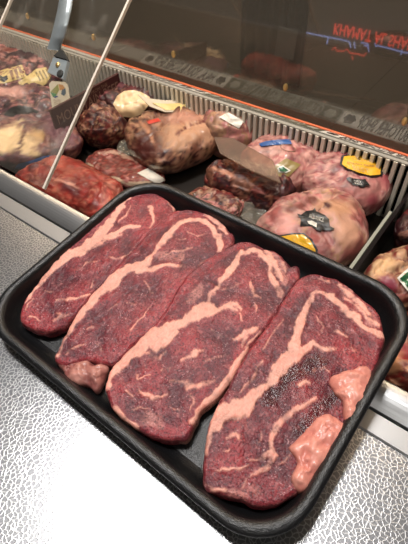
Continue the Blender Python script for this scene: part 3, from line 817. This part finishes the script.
def cast(root, x, y, off):
    d = ray(x, y); d = Vector(d).normalized(); bv = BVH[root.name]
    hit, nrm, _, _ = bv.ray_cast(Vector(CAM), d, 5)
    if hit is None:
        # nearest point to the line of sight
        best = None
        for s in np.linspace(.5, 1.6, 60):
            q, nn, _, dist = bv.find_nearest(Vector(CAM) + d * s)
            if best is None or dist < best[0]: best = (dist, q, nn)
        hit = best[1]
    return np.array(hit - d * off)


def decal(root, name, poly, mat, off=.0018, parent=None, label=None, k=6, sub=6):
    """flat label stuck to a pack, following its surface"""
    P = np.array(poly, float); Q = []
    for a, b_ in zip(P, np.roll(P, -1, axis=0)):
        for t in np.linspace(0, 1, sub, endpoint=False): Q.append(a + (b_ - a) * t)
    Q = np.array(Q); c = P.mean(axis=0); n = len(Q); vs = []
    for r in np.linspace(0, 1, k + 1)[1:]:
        for q in Q: vs.append(cast(root, *(c + (q - c) * r), off))
    vs.append(cast(root, c[0], c[1], off))
    fs = [[len(vs) - 1, i, (i + 1) % n] for i in range(n)]
    for j in range(k - 1):
        for i in range(n): fs.append([j * n + i, (j + 1) * n + i, (j + 1) * n + (i + 1) % n, j * n + (i + 1) % n])
    return mesh_obj(name, vs, fs, MT[mat] if isinstance(mat, str) else mat, parent or root, label=label)


def decal_text(root, s, quad, mat, off, parent):
    """quad: pixel corners top-left, top-right, bottom-right, bottom-left"""
    vs, fs = text_mesh(s); mn = vs.min(axis=0); mx = vs.max(axis=0); q = np.array(quad, float); out = []
    for p in vs:
        u = (p[0] - mn[0]) / (mx[0] - mn[0]); v = (mx[1] - p[1]) / (mx[1] - mn[1])
        pt = (q[0] * (1 - u) + q[1] * u) * (1 - v) + (q[3] * (1 - u) + q[2] * u) * v
        out.append(cast(root, pt[0], pt[1], off))
    return mesh_obj('lettering', out, fs, MT[mat], parent, smooth=False)


def film_sheet(root, poly, z, label='crinkled clear film', mat='film', amp=.006, seed=1):
    """loose wrinkled end of a vacuum bag"""
    P = smooth_loop(np.array([on_z(p[0], p[1], z) for p in poly]), 48); c = P.mean(axis=0); vs = []; n = 48
    for r in np.linspace(0, 1, 9)[1:]:
        for q in P: vs.append(c + (q - c) * r)
    vs.append(c); V = np.array(vs); V[:, 2] += vnoise(V, 45, seed, 3) * amp * 2 + .003
    fs = [[len(vs) - 1, i, (i + 1) % n] for i in range(n)]
    for j in range(7):
        for i in range(n): fs.append([j * n + i, (j + 1) * n + i, (j + 1) * n + (i + 1) % n, j * n + (i + 1) % n])
    return mesh_obj('bag_end', V, fs, MT[mat], root, label=label)


DR = (.045, .008, .009); RD = (.16, .022, .018); BR = (.20, .075, .045); CR = (.62, .40, .22); TAN = (.48, .26, .15); PK = (.48, .185, .165); PP = (.12, .035, .05); DP = (.06, .02, .025); LP = (.58, .30, .25)
BRT = (.38, .035, .025)

# far left, behind the glass panel
a = pack('meat_pack', 'mottled pink and red wrapped meat at the far left, with yellow labels on its front', 'meat', [(-22, 52), (-4, 41), (14, 43), (30, 47), (46, 54), (58, 62), (62, 72), (52, 84), (30, 92), (5, 92), (-20, 92)], -.075, .035, [DP, PP, PK, LP, PK, RD], seed=3, grain=26)
l = decal(a, 'label', [(-6, 72), (22, 64.5), (27, 77), (-2, 85)], 'yellow_pale', .002, label='yellow and white label')
decal(a, 'emblem', [(0, 75), (3, 77), (7, 75), (8, 79), (4, 82), (0, 80)], 'ink', .0035, parent=l, sub=2, k=3)
for k in range(3):
    x0 = 9 + k * 4.6
    decal(a, 'stripe', [(x0, 70.5 - k * 1.1), (x0 + 3, 69.6 - k * 1.1), (x0 + 6, 78.5 - k * 1.0), (x0 + 3, 79.4 - k * 1.0)], 'brown_ink', .0035, parent=l, sub=2, k=3)
l = decal(a, 'label', [(18, 82), (27, 76), (36, 69), (46, 67), (51, 76), (46, 84), (32, 92), (22, 89)], 'yellow_pale', .003, label='pale yellow crumpled label')
for k in range(4):
    x0 = 35 + k * 3.4
    decal(a, 'stripe', [(x0, 72 - k), (x0 + 1.5, 71.6 - k), (x0 + 6, 80 - k), (x0 + 4.5, 80.6 - k)], 'gold', .0045, parent=l, sub=2, k=3)
c_ = pack('meat_pack', 'dark pinkish wrapped meat with black film, under the yellow labels at the left', 'meat', [(-20, 93), (2, 88), (22, 86), (42, 88), (56, 96), (64, 104), (58, 114), (38, 119), (8, 119), (-20, 116)], -.085, .03, [DP, PP, PK, DP, PP], seed=8, grain=22,
     patch=[(10, 92, 14, 5, 0, LP, .4)])
decal(c_, 'black_film', [(2, 116), (10, 108), (20, 105), (30, 107), (40, 112), (50, 112), (54, 116), (40, 118), (20, 118)], 'ink', .002, label='black plastic film')
d_ = pack('meat_pack', 'large wrapped joint at left with a big cream fat patch and dark slit', 'meat', [(-22, 124), (4, 116), (25, 115), (48, 113), (66, 118), (78, 128), (82, 142), (74, 153), (56, 160), (34, 166), (10, 168), (-20, 164)], -.085, .03, [DP, PP, (.22, .08, .08), PP, (.30, .12, .10)], seed=13, grain=18,
     patch=[(14, 138, 26, 14, 5, (.86, .60, .34), .25), (36, 136, 10, 6, 10, (.60, .36, .16), .3), (62, 132, 16, 12, 30, (.20, .08, .10), .4)], streak=[([(28, 116, 4), (25, 128, 4), (21, 142, 3.6), (16, 160, 3)], (.10, .02, .02))])
e_ = decal(d_, 'blue_film', [(14, 169), (18, 164), (30, 161), (44, 156), (52, 155), (50, 160), (36, 165), (26, 168), (18, 171)], 'blue', .003, label='strip of blue film')
f_ = pack('meat_pack', 'glossy bright red wrapped beef lying against the steel rail, nearest at the left', 'meat', [(14, 181), (30, 173), (46, 165), (63, 160), (80, 163), (96, 170), (112, 180), (124, 190), (122, 206), (112, 222), (92, 222), (70, 212), (46, 200), (28, 190)], -.075, .035, [(.26, .022, .018), BRT, (.50, .085, .06), BRT, (.58, .16, .10), (.34, .035, .025)], seed=17, grain=18, shrink=.9, vs=.25, amp=.004,
     patch=[(72, 188, 12, 6, 30, (.10, .01, .012), .4), (60, 165, 18, 5, 25, (.42, .09, .06), .5)], streak=[([(50, 178, 2.5), (66, 182, 2), (84, 190, 2.5)], (.62, .28, .2))])
h3 = pack('meat_pack', 'brownish red wrapped meat beside the glass edge, in front of the maroon board', 'meat', [(76, 112), (84, 101), (98, 99), (112, 105), (122, 116), (128, 130), (116, 138), (96, 140), (80, 135)], -.08, .04, [DR, RD, BR, DR, TAN, RD], seed=21, grain=34)
h1 = pack('meat_pack', 'large purple red joint with a pale cream knob of fat, behind the deck centre', 'meat', [(88, 106), (98, 96), (112, 89), (126, 84), (146, 81), (162, 86), (172, 94), (172, 102), (156, 110), (134, 116), (112, 113), (96, 110)], -.066, .034, [DR, PP, RD, (.17, .04, .045), DR], seed=25, grain=24,
     streak=[([(140, 88, 2), (154, 93, 1.5), (164, 103, 1.2)], (.48, .24, .16))])
hk = decal(h1, 'fat_knob', [(113, 104), (117, 96), (124, 91), (133, 90), (141, 92), (150, 97), (148, 106), (142, 114), (132, 118), (120, 116)], plain('cream_fat', (.78, .56, .32), .4, coat=.4, bump=.3, bscale=60), .010, label='pale cream knob of fat', k=8)
# flat bag end with a yellow stripe
t0 = thing('plastic_pouch', on_z(165, 104, -.03), 'flattened clear pouch with yellow printed band lying over the purple joint', 'pouch', None)
def strip3(poly, z0, z1, th=.0015):
    pts = [on_z(x, y, z0 + (z1 - z0) * s) for x, y, s in poly]; n_ = np.array([0, 0, th]); return prism(pts, n_)
vs, fs = strip3([(138, 95, 0), (150, 99, .3), (165, 101, .6), (180, 100, .8), (198, 105, 1), (186, 112, 1), (165, 112.5, .7), (150, 107, .3)], -.022, -.045)
mesh_obj('pouch', vs, fs, MT['cream'], t0, smooth=False)
vs, fs = strip3([(152, 103, .3), (166, 104, .6), (180, 103.5, .8), (194, 105.5, 1), (184, 110, 1), (166, 110.5, .7)], -.0195, -.0425, .001)
mesh_obj('printed_band', vs, fs, MT['yellow_pale'], t0, smooth=False, label='yellow printed band')

# middle
k_ = pack('meat_pack', 'long tan and dark brown wrapped joint in the middle of the deck', 'meat', [(124, 136), (130, 122), (148, 116), (172, 112), (198, 111), (213, 119), (219, 134), (214, 150), (196, 160), (176, 170), (158, 172), (142, 162), (129, 150)], -.078, .042, [DR, BR, TAN, (.30, .13, .08), DR, BR], seed=31, grain=20,
     patch=[(188, 130, 34, 14, -12, (.50, .27, .16), .5), (146, 146, 14, 18, 30, (.07, .015, .012), .5), (180, 118, 22, 5, -8, (.46, .22, .15), .4)], streak=[([(142, 124, 3), (150, 134, 2), (156, 148, 2)], (.40, .18, .10)), ([(176, 134, 2), (190, 126, 2), (210, 120, 2)], (.12, .02, .02))])
decal(k_, 'price_sticker', [(146, 121), (158, 118), (161, 121), (149, 124)], plain('red_sticker', (.6, .05, .03), .4), .003, label='small red sticker')
film_sheet(k_, [(118, 146), (130, 140), (146, 142), (158, 152), (166, 166), (156, 172), (146, 164), (132, 158), (120, 156)], -.085, seed=4)
j_ = pack('steak_pack', 'flat vacuum packed red steak with white fat rim and a white price label', 'meat', [(86, 164), (92, 157), (100, 152), (114, 151), (134, 159), (152, 167), (164, 174), (164, 181), (150, 186), (132, 187), (112, 182), (96, 175)], -.112, .016, [(.28, .05, .04), RD, (.32, .05, .04), PK], seed=37, grain=40, amp=.002, box_=5, shrink=.98,
     streak=[([(87, 164, 3.5), (96, 172, 3.5), (112, 179, 4), (132, 185, 4), (150, 183, 3)], (.66, .48, .34)), ([(99, 153, 2), (114, 152, 2.5), (136, 161, 2)], (.60, .36, .28))])
decal(j_, 'price_label', [(137, 173), (148, 168), (167, 180), (157, 184)], 'lab_white', .003, label='white price label')
l_ = pack('meat_pack', 'small tan pink wrapped cut with a white sticker, against the white grille', 'meat', [(202, 122), (214, 111), (232, 110), (250, 117), (262, 130), (256, 140), (236, 143), (214, 140), (204, 133)], -.060, .042, [(.42, .22, .15), TAN, PK, (.30, .13, .10)], seed=41, grain=20)
decal(l_, 'price_sticker', [(219, 117), (228, 112), (244, 121), (239, 128.5)], 'lab_white', .003, label='white sticker')
n1 = pack('meat_pack', 'long dark red wrapped cut lying below the brown acrylic card', 'meat', [(204, 174), (212, 165), (226, 163), (246, 168), (270, 177), (290, 187), (294, 199), (280, 211), (262, 208), (236, 198), (212, 187)], -.085, .035, [DR, DP, RD, DR, BR], seed=43, grain=26,
     streak=[([(214, 168, 3), (228, 174, 2.5), (246, 184, 2)], (.46, .22, .15)), ([(240, 186, 2), (260, 192, 2), (280, 200, 1.5)], (.40, .14, .12))])
n2 = pack('meat_pack', 'small marbled red and cream wrapped cut right behind the tray rim', 'meat', [(182, 200), (190, 191), (206, 187), (226, 190), (240, 197), (242, 212), (230, 224), (208, 222), (190, 212)], -.10, .02, [RD, (.40, .20, .12), DR, PK, RD], seed=47, grain=28)
film_sheet(n1, [(236, 204), (246, 196), (258, 193), (270, 202), (276, 216), (266, 228), (250, 226), (240, 218)], -.095, 'olive grey crumpled film', amp=.011, seed=9, mat='film')
# pink packs on the right
o_ = pack('meat_pack', 'pink wrapped meat with a gold and green label and blue film, at the grille', 'meat', [(240, 160), (250, 146), (266, 138), (286, 135), (306, 140), (322, 152), (328, 168), (316, 182), (296, 192), (272, 190), (252, 180)], -.07, .042, [(.36, .10, .10), PK, LP, PK, (.62, .33, .28), (.40, .13, .12), LP], seed=51, grain=18, amp=.0038, veins=(.66, .40, .34), vs=.35)
decal(o_, 'blue_film', [(259, 143.5), (266, 141), (278, 139.5), (290, 139), (292, 144), (280, 144.5), (268, 145.5), (261, 146.5)], 'blue', .003, label='strip of blue film')
l = decal(o_, 'label', [(266, 172), (286, 158), (301, 164.5), (281, 184)], 'gold', .003, label='olive gold label')
decal(o_, 'emblem', [(277, 168), (283, 165.5), (291, 170.5), (286, 173), (279, 172)], 'lab_white', .0045, parent=l, sub=3, k=3)
decal(o_, 'emblem', [(278.5, 168), (283, 166.5), (288.5, 170.5), (285, 172), (280, 171)], 'green', .006, parent=l, sub=3, k=3)
ov = [(288 + 7.5 * math.cos(t * math.pi / 8) - 1.2 * math.sin(t * math.pi / 8), 148 + 2.8 * math.sin(t * math.pi / 8) + 2.2 * math.cos(t * math.pi / 8)) for t in range(17)]
vs, fs = tube([cast(o_, x, y, .002) for x, y in ov], .0007, 5)
mesh_obj('pen_mark', vs, fs, MT['brown_ink'], o_)
p_ = pack('meat_pack', 'pink wrapped meat with yellow octagon label and black emblem, nearest the grille at right', 'meat', [(298, 178), (308, 164), (322, 152), (344, 147), (372, 151), (396, 163), (402, 176), (396, 192), (382, 208), (362, 214), (338, 208), (312, 196)], -.072, .045, [(.30, .06, .07), PK, LP, PK, (.62, .34, .30), (.34, .08, .09), LP, PK], seed=57, grain=17, amp=.0038, veins=(.66, .40, .34), vs=.35,
     patch=[(384, 178, 8, 10, 0, (.26, .05, .06), .5), (372, 200, 8, 8, 0, (.28, .06, .07), .5)])
octo = [(343, 156), (350, 155), (365, 155.5), (377, 160.5), (382, 166), (381.5, 175), (371, 176), (360, 173.5), (346, 168), (341, 164)]
oc = np.array(octo); occ = oc.mean(axis=0)
l = decal(p_, 'label', [tuple(q) for q in occ + (oc - occ) * 1.07], 'ink', .0035, label='yellow octagon label with black border')
decal(p_, 'label_face', [tuple(q) for q in occ + (oc - occ) * .95], 'yellow', .0055, parent=l)
decal_text(p_, 'COUNTRY', [(351, 157), (371, 159.5), (373, 164), (352, 160.5)], 'yellow_pale', .007, l)
decal_text(p_, 'FRESH BEEF', [(347, 161.5), (374, 165.5), (375, 167), (348, 163.5)], 'brown_ink', .007, l)
decal_text(p_, 'BEST', [(352, 165), (369, 169), (370, 173.5), (354, 169.5)], 'yellow_pale', .007, l)
def eagle(root, cx, cy, s, lines):
    sh = [(-13, -3), (-9, -4.5), (-8, -3), (1, -2.2), (6, -1.5), (7, -2.8), (8.5, 0), (13, 5.5), (8, 4.5), (6, 6.5), (2, 6), (-1, 4.8), (-6, 4), (-9, 1), (-12, -1)]
    e = decal(root, 'emblem', [(cx + x * s, cy + y * s) for x, y in sh], 'ink', .003, label='black eagle shaped emblem', sub=3)
    for txt, qd in lines: decal_text(root, txt, [(cx + x * s, cy + y * s) for x, y in qd], 'lab_white', .0045, e)
eagle(p_, 358.5, 181, .95, [('BLACK', [(-5, -1.5), (3, .2), (3, 1.8), (-5, .2)]), ('ANGUS', [(-4.5, 1), (4, 3), (4, 4.8), (-4.5, 2.8)])])
q_ = pack('meat_pack', 'pink and tan wrapped meat with dark spots and black emblem, right behind the tray', 'meat', [(256, 228), (266, 214), (280, 202), (302, 192), (328, 191), (350, 201), (364, 216), (370, 232), (366, 250), (350, 266), (322, 276), (290, 264), (266, 248)], -.075, .045, [(.38, .12, .11), PK, TAN, LP, (.60, .32, .25), PK, (.32, .09, .08)], seed=63, grain=16, amp=.0038, veins=(.66, .40, .34), vs=.35,
     patch=[(338, 206, 20, 9, 10, (.46, .23, .13), .6), (300, 206, 8, 3.2, -15, (.16, .045, .035), .35), (313, 199, 6, 4, 10, (.15, .04, .03), .35), (327.5, 204.5, 3.5, 3, 0, (.07, .02, .02), .3), (291, 210, 5, 2.5, 0, (.18, .06, .05), .4), (356, 248, 10, 13, 0, (.22, .05, .045), .5), (346, 232, 10, 14, 10, (.50, .26, .17), .5), (284, 222, 10, 8, 0, (.60, .27, .23), .5)])
sh = [(297, 213.5), (301, 215), (306, 211), (313, 210), (315, 207.5), (316, 211), (325, 215), (329, 219), (330, 226), (335, 229), (330, 230.5), (322, 230), (320, 231.5), (311, 226), (300, 226), (301, 220)]
e = decal(q_, 'emblem', sh, 'ink', .003, label='black eagle shaped emblem', sub=3)
decal_text(q_, 'ALLIANCE', [(309, 213.5), (324, 218), (323.5, 222), (309, 217.5)], 'lab_white', .0045, e)
decal(q_, 'emblem_bird', [(307, 221), (312, 220.5), (317, 223), (316.5, 227.5), (313, 225.5), (309, 224)], 'lab_white', .0045, parent=e, sub=3, k=3)
l = decal(q_, 'label', [(276, 236), (292, 233), (304, 233), (312, 239), (318, 250), (317, 256), (300, 250)], 'ink', .002, label='yellow label with black border')
decal(q_, 'label_face', [(278, 237), (292, 234.5), (303, 234.5), (310, 240), (315.5, 250), (315, 255), (300, 249)], 'yellow', .0055, parent=l)
l = decal(p_, 'label', [(330, 198.5), (342, 196), (352, 199), (361, 206), (366, 214), (358, 215), (346, 207)], 'ink', .002, label='yellow label end with black border')
decal(p_, 'label_face', [(334, 199.5), (342, 198), (351, 201), (358, 207), (362, 212), (357, 213), (346, 205)], 'yellow', .0055, parent=l)
t_ = pack('meat_pack', 'peach and tan wrapped meat with a green label, right of the black divider', 'meat', [(362, 282), (370, 268), (384, 256), (404, 248), (430, 244), (440, 268), (430, 296), (404, 308), (380, 300)], -.08, .035, [(.58, .32, .18), TAN, (.62, .36, .20), BR, RD], seed=71, grain=24, shrink=.95,
     patch=[(388, 284, 12, 8, 20, (.20, .02, .04), .5), (385, 264, 14, 7, -35, (.62, .38, .20), .5)])
l = decal(t_, 'label', [(397, 278), (408, 268), (424, 284), (412, 296)], 'lab_white', .003, label='green label with white border')
decal(t_, 'label_face', [(400, 278.5), (408, 271.5), (420, 284), (412, 292)], 'green', .0045, parent=l)
u_ = pack('meat_pack', 'peach and red wrapped cut at right between tray corner and steel rail', 'meat', [(372, 372), (380, 350), (394, 328), (412, 312), (436, 318), (440, 370), (428, 402), (402, 396), (384, 384)], -.075, .035, [(.60, .26, .13), RD, BRT, (.64, .30, .16), RD], seed=77, grain=24, shrink=.95,
     patch=[(402, 352, 10, 9, 0, (.26, .03, .03), .5), (392, 362, 10, 10, 0, (.64, .30, .15), .5), (408, 385, 8, 6, 0, (.18, .03, .02), .5)])
w_ = pack('meat_pack', 'dark red wrapped cut in shadow behind the black divider at the right edge', 'meat', [(396, 234), (402, 218), (414, 204), (440, 200), (444, 226), (430, 244), (408, 246)], -.085, .03, [DR, DP, RD, DR], seed=81, grain=24)

# boards standing across the deck
def board(x, pa, pb, top_a, mat, th):
    pass
ya, yb = on_z(352, 272, -.055), on_z(409, 189, -.055)
bx = float((ya[0] + yb[0]) / 2)
dv = thing('deck_divider', (bx, .55, DK), 'black divider board standing across the deck at right, with a clear whitish edge', 'divider')
box('board', (bx, .40, DK), (bx + .006, .709, -.055), MT['black_board'], dv)
ye = on_z(386, 211, -.055)
vs, fs = prism([(bx - .006, .40, DK), (bx - .001, .40, DK), (bx - .001, .40, -.052), (bx - .006, .40, -.052)], (0, float(ye[1]) - .40, 0))
mesh_obj('clear_edge', vs, fs, MT['edging'], dv, smooth=False, label='clear plastic edging')

ma, mb = on_z(128, 67, -.012), on_z(78, 97, -.012)
mx_ = float((ma[0] + mb[0]) / 2)
md = thing('deck_divider', (mx_, .6, DK), 'dark maroon board with faint lettering standing at the grille beside the glass edge', 'divider')
mbd = box('board', (mx_ - .006, .50, DK), (mx_, .709, -.012), MT['maroon'], md)
vs, fs = text_mesh('MOUNTAIN BEEF'); k = .19 / (vs[:, 0].max() - vs[:, 0].min())
mesh_obj('lettering', [(mx_ + .0006, .605 + p[0] * k, -.040 + p[1] * k * 1.3) for p in vs], fs, MT['maroon_text'], mbd, smooth=False)
vs, fs = text_mesh('FRESH FROM THE'); k = .085 / (vs[:, 0].max() - vs[:, 0].min())
mesh_obj('lettering', [(mx_ + .0006, .625 + p[0] * k, -.022 + p[1] * k) for p in vs], fs, MT['maroon_text'], mbd, smooth=False)

# cream hang card with coloured wings
hc = thing('hang_card', on_z(62, 113, -.05), 'cream card with rainbow wings emblem propped below the bracket', 'card')
cq = [(49, 84), (52, 81), (65, 82), (68, 85), (72, 112), (70, 115), (55, 112), (52, 108)]
cn = np.array([.35, -.65, .68]); cn /= np.linalg.norm(cn)
cp0 = on_z(62, 98, -.020)
vs, fs = prism([on_plane(x, y, cp0, cn) for x, y in cq], -cn * .0015); cd = mesh_obj('card', vs, fs, MT['cream'], hc, smooth=False)
def on_card(poly, mat, nm, off=.0006):
    return mesh_obj(nm, [on_plane(x, y, cp0 + cn * off, cn) for x, y in poly], [list(range(len(poly)))], mat, cd, smooth=False)
for poly, c3 in (([(50.5, 92), (53, 89), (58, 84), (59, 90), (57, 94)], (.22, .22, .05)), ([(50.5, 92.2), (57, 94), (56, 96), (53, 97)], (.05, .2, .07)), ([(58.5, 84), (63, 85), (65, 88), (62, 90), (59.5, 90)], (.42, .2, .06)), ([(62, 90), (65.5, 88), (66, 93), (64, 96), (61, 94)], (.06, .09, .12)), ([(53.5, 97), (56.5, 95.5), (58.5, 96.5), (55, 98)], (.05, .08, .2))):
    on_card(poly, plain('wing_ink', c3, .5), 'wing_emblem')
for j in range(3):
    vs, fs = text_mesh(('TASTE', 'THE', 'BEST')[j]); mn, mx2 = vs.min(axis=0), vs.max(axis=0)
    x0, y0 = 53.5 + .5 * j, 99.5 + 3.1 * j
    mesh_obj('lettering', [on_plane(x0 + (p[0] - mn[0]) / (mx2[0] - mn[0]) * 7, y0 + (mx2[1] - p[1]) / (mx2[1] - mn[1]) * 2.2, cp0 + cn * .0006, cn) for p in vs], fs, MT['brown_ink'], cd, smooth=False)

# brown acrylic card
ac_ = thing('acrylic_card', on_z(250, 165, -.05), 'tinted brown acrylic card leaning over the dark red cut beside the gold label', 'card')
an = np.array([-.12, -.22, .97]); an /= np.linalg.norm(an); ap0 = on_z(250, 160, -.022)
vs, fs = prism([on_plane(x, y, ap0, an) for x, y in [(214, 137), (233, 138), (273, 160), (281, 183), (250, 170), (220, 153)]], -an * .003)
mesh_obj('sheet', vs, fs, MT['film_brown'], ac_, smooth=False)

# small brass studs added on the front glass in place of reflected lamp glints
for i, (x, y) in enumerate(((28, 16), (94, 37), (174, 54), (286, 87), (405, 121))):
    d = ray(x, y); n_ = np.array([0, -(.62 - DK), GL_LEAN]); n_ = n_ / np.linalg.norm(n_)
    c = on_plane(x, y, np.array([0, .772, DK]), n_)
    vs = []; fs = []
    for lvl, rr in ((0, 1), (.004, 1), (.006, .55)):
        for k in range(12):
            th = k * math.pi / 6; vs.append(c + n_ * (lvl + .0002) + np.array([1, 0, 0]) * .0045 * rr * math.cos(th) + np.array([0, 0, 1]) * .0075 * rr * math.sin(th))
    for q in range(2):
        for k in range(12): fs.append([q * 12 + k, q * 12 + (k + 1) % 12, q * 12 + 12 + (k + 1) % 12, q * 12 + 12 + k])
    fs.append(list(range(24, 36)))
    o = mesh_obj('glint_stud', vs, fs, MT['brass'], fg, smooth=False, label='small brass stud added for a reflected lamp glint')

# ------------------------------------------------------------------ shop beyond the glass
def st(o): o['kind'] = 'structure'; return o
FZ = -.95
st(box('floor', (-9, -2.5, FZ - .05), (6, 5.45, FZ), MT['floor']))
st(box('wall_back', (-9, 5.45, FZ), (6, 5.6, 2.4), MT['wallm']))
st(box('wall_left', (-9.1, -2.5, FZ), (-9, 5.6, 2.4), MT['wallm']))
st(box('wall_right', (6, -2.5, FZ), (6.1, 5.6, 2.4), MT['wallm']))
st(box('wall_front', (-9, -2.6, FZ), (6, -2.5, 2.4), MT['wallm']))
st(box('ceiling', (-9, -2.5, 2.4), (6, 5.6, 2.5), MT['ceil']))

RED_E = plain('red_neon', (.6, .05, .04), .4, emit=(1, .09, .06), estr=2.6)
BLU_E = plain('blue_neon', (.2, .25, .6), .4, emit=(.35, .45, 1.0), estr=2.4)
def mirror(px, py, Y=5.42):
    p = on_y(px, py, Y); p[2] = 2 * FZ - p[2]; return p
sg = thing('neon_sign', mirror(370, 40), 'red and blue lit lettering seen upside down beyond the glass at the top right', 'sign')
a0, a1, h0 = mirror(333, 35.5), mirror(414, 49), mirror(334, 23)
vs, fs = text_mesh('KHAMAT AL SHAM', extrude=.02); mn, mx2 = vs.min(axis=0), vs.max(axis=0)
pts = []
for p in vs:
    u = (p[0] - mn[0]) / (mx2[0] - mn[0]); v = (p[1] - mn[1]) / (mx2[1] - mn[1])
    # upright lettering on the wall; its mirror image in the floor reads upside down
    pts.append((a0[0] + (a1[0] - a0[0]) * u, 5.42 + p[2] * .5, min(a0[2], h0[2]) + abs(a0[2] - h0[2]) * v * .9))
zb = min(a0[2], h0[2])
mesh_obj('latin_lettering', pts, fs, RED_E, sg, smooth=False, label='red lit letters')
def stroke(lines, mat, nm, r):
    V, Fc = [], []
    for ln in lines:
        vs, fs = tube([mirror(x, y) for x, y in ln], r, 6); n0 = len(V); V += vs; Fc += [[i + n0 for i in f_] for f_ in fs]
    return mesh_obj(nm, V, Fc, mat, sg)
stroke([[(300, 36), (301, 30), (303, 33), (304, 37), (304, 32), (315, 34.5), (328, 37), (341, 39.5), (349, 41.5), (351, 48), (350, 42)], [(328, 38), (327, 44)], [(354, 42), (355, 48.5)], [(361, 42.5), (367, 43.5), (369, 52), (368, 44)], [(364, 45.5), (367, 46)], [(375, 43), (376, 47), (377, 45.5), (390, 48.5), (402, 52), (415, 54)], [(402, 49), (401, 55)]], BLU_E, 'blue_script', .008)
stroke([[(332, 50), (335, 47), (337, 51), (344, 51), (347, 49), (350, 53), (358, 54), (364, 56), (366, 53)], [(352, 56), (353, 60)]], RED_E, 'red_script', .008)

# added pleated sheet imitating reflected vertical streaks, a paper card on it
sx0, sx1 = on_z(242, 66, FZ), on_z(300, 88, FZ)
cs = thing('streak_sheet', (sx0 + sx1) / 2, 'added pleated brown sheet imitating reflected streaks beyond the glass, a paper card on it', 'stand_in')
vs, fs = [], []; nn = 60; dvec = sx1 - sx0; pn = np.array([-dvec[1], dvec[0], 0]); pn /= np.linalg.norm(pn)
if pn[1] > 0: pn = -pn
for lv in (0, 1):
    for i in range(nn):
        t = i / (nn - 1); p = sx0 + dvec * t + pn * (.035 * math.sin(t * 26) + .02 * math.sin(t * 61 + 1)) * (1 if lv == 0 else .7); p[2] = FZ + .001 + lv * .72; vs.append(p)
for lv in (0, 1):
    for i in range(nn): vs.append(vs[lv * nn + i] - pn * .004)
for i in range(nn - 1):
    fs.append([i, i + 1, nn + i + 1, nn + i]); fs.append([2 * nn + i, 3 * nn + i, 3 * nn + i + 1, 2 * nn + i + 1])
mesh_obj('sheet', vs, fs, plain('brown_streak_sheet', (.115, .097, .075), .35), cs)
pp = sx0 + dvec * .62 + pn * .065
q = [on_plane(x, y, pp, pn) for x, y in [(279, 26), (298, 30), (293, 60), (274, 56)]]
vs, fs = prism(q, -pn * .002)
mesh_obj('paper_card', vs, fs, plain('dim_paper', (.20, .18, .15), .6), cs, smooth=False, label='grey paper card')

# ------------------------------------------------------------------ lights
def area(name, loc, target, sx, sy, power, col):
    l_ = bpy.data.lights.new(name, 'AREA'); l_.shape = 'RECTANGLE'; l_.size = sx; l_.size_y = sy; l_.energy = power; l_.color = col
    o = bpy.data.objects.new(name, l_); COL.objects.link(o); o.location = loc
    zz = (Vector(loc) - Vector(target)).normalized(); xx = Vector((1, 0, 0)); yy_ = zz.cross(xx).normalized(); xx = yy_.cross(zz)
    o.rotation_euler = Matrix((xx, yy_, zz)).transposed().to_euler()
    return o
area('ceiling_lamp', (-.62, .27, 2.2), (-.2, .15, 0), .5, .26, 30, (1, .97, .94))
area('ceiling_lamp_rear', (.9, -1.4, 2.3), (0, .3, 0), 1.0, .5, 9, (1, .96, .9))
area('case_lamp', (-.75, .72, .60), (-.75, .55, -.1), 1.9, .04, 3.0, (1, .76, .52))
area('case_spot_lamp', (-.48, .86, 2.2), (-.35, .3, 0), .22, .10, 8, (1, .97, .95))
area('aisle_lamp', (-2.4, 3.2, 2.3), (-2.4, 3.2, -1), 2.0, 1.0, 58, (1, .85, .68))
w = bpy.data.worlds.new('world'); sc.world = w; w.use_nodes = True
w.node_tree.nodes['Background'].inputs['Color'].default_value = (.8, .78, .76, 1); w.node_tree.nodes['Background'].inputs['Strength'].default_value = .1

sc.view_settings.view_transform = 'Standard'; sc.view_settings.look = 'None'
sc.view_settings.gamma = 1.0; sc.view_settings.use_curve_mapping = False
sc.view_settings.exposure = 0.6
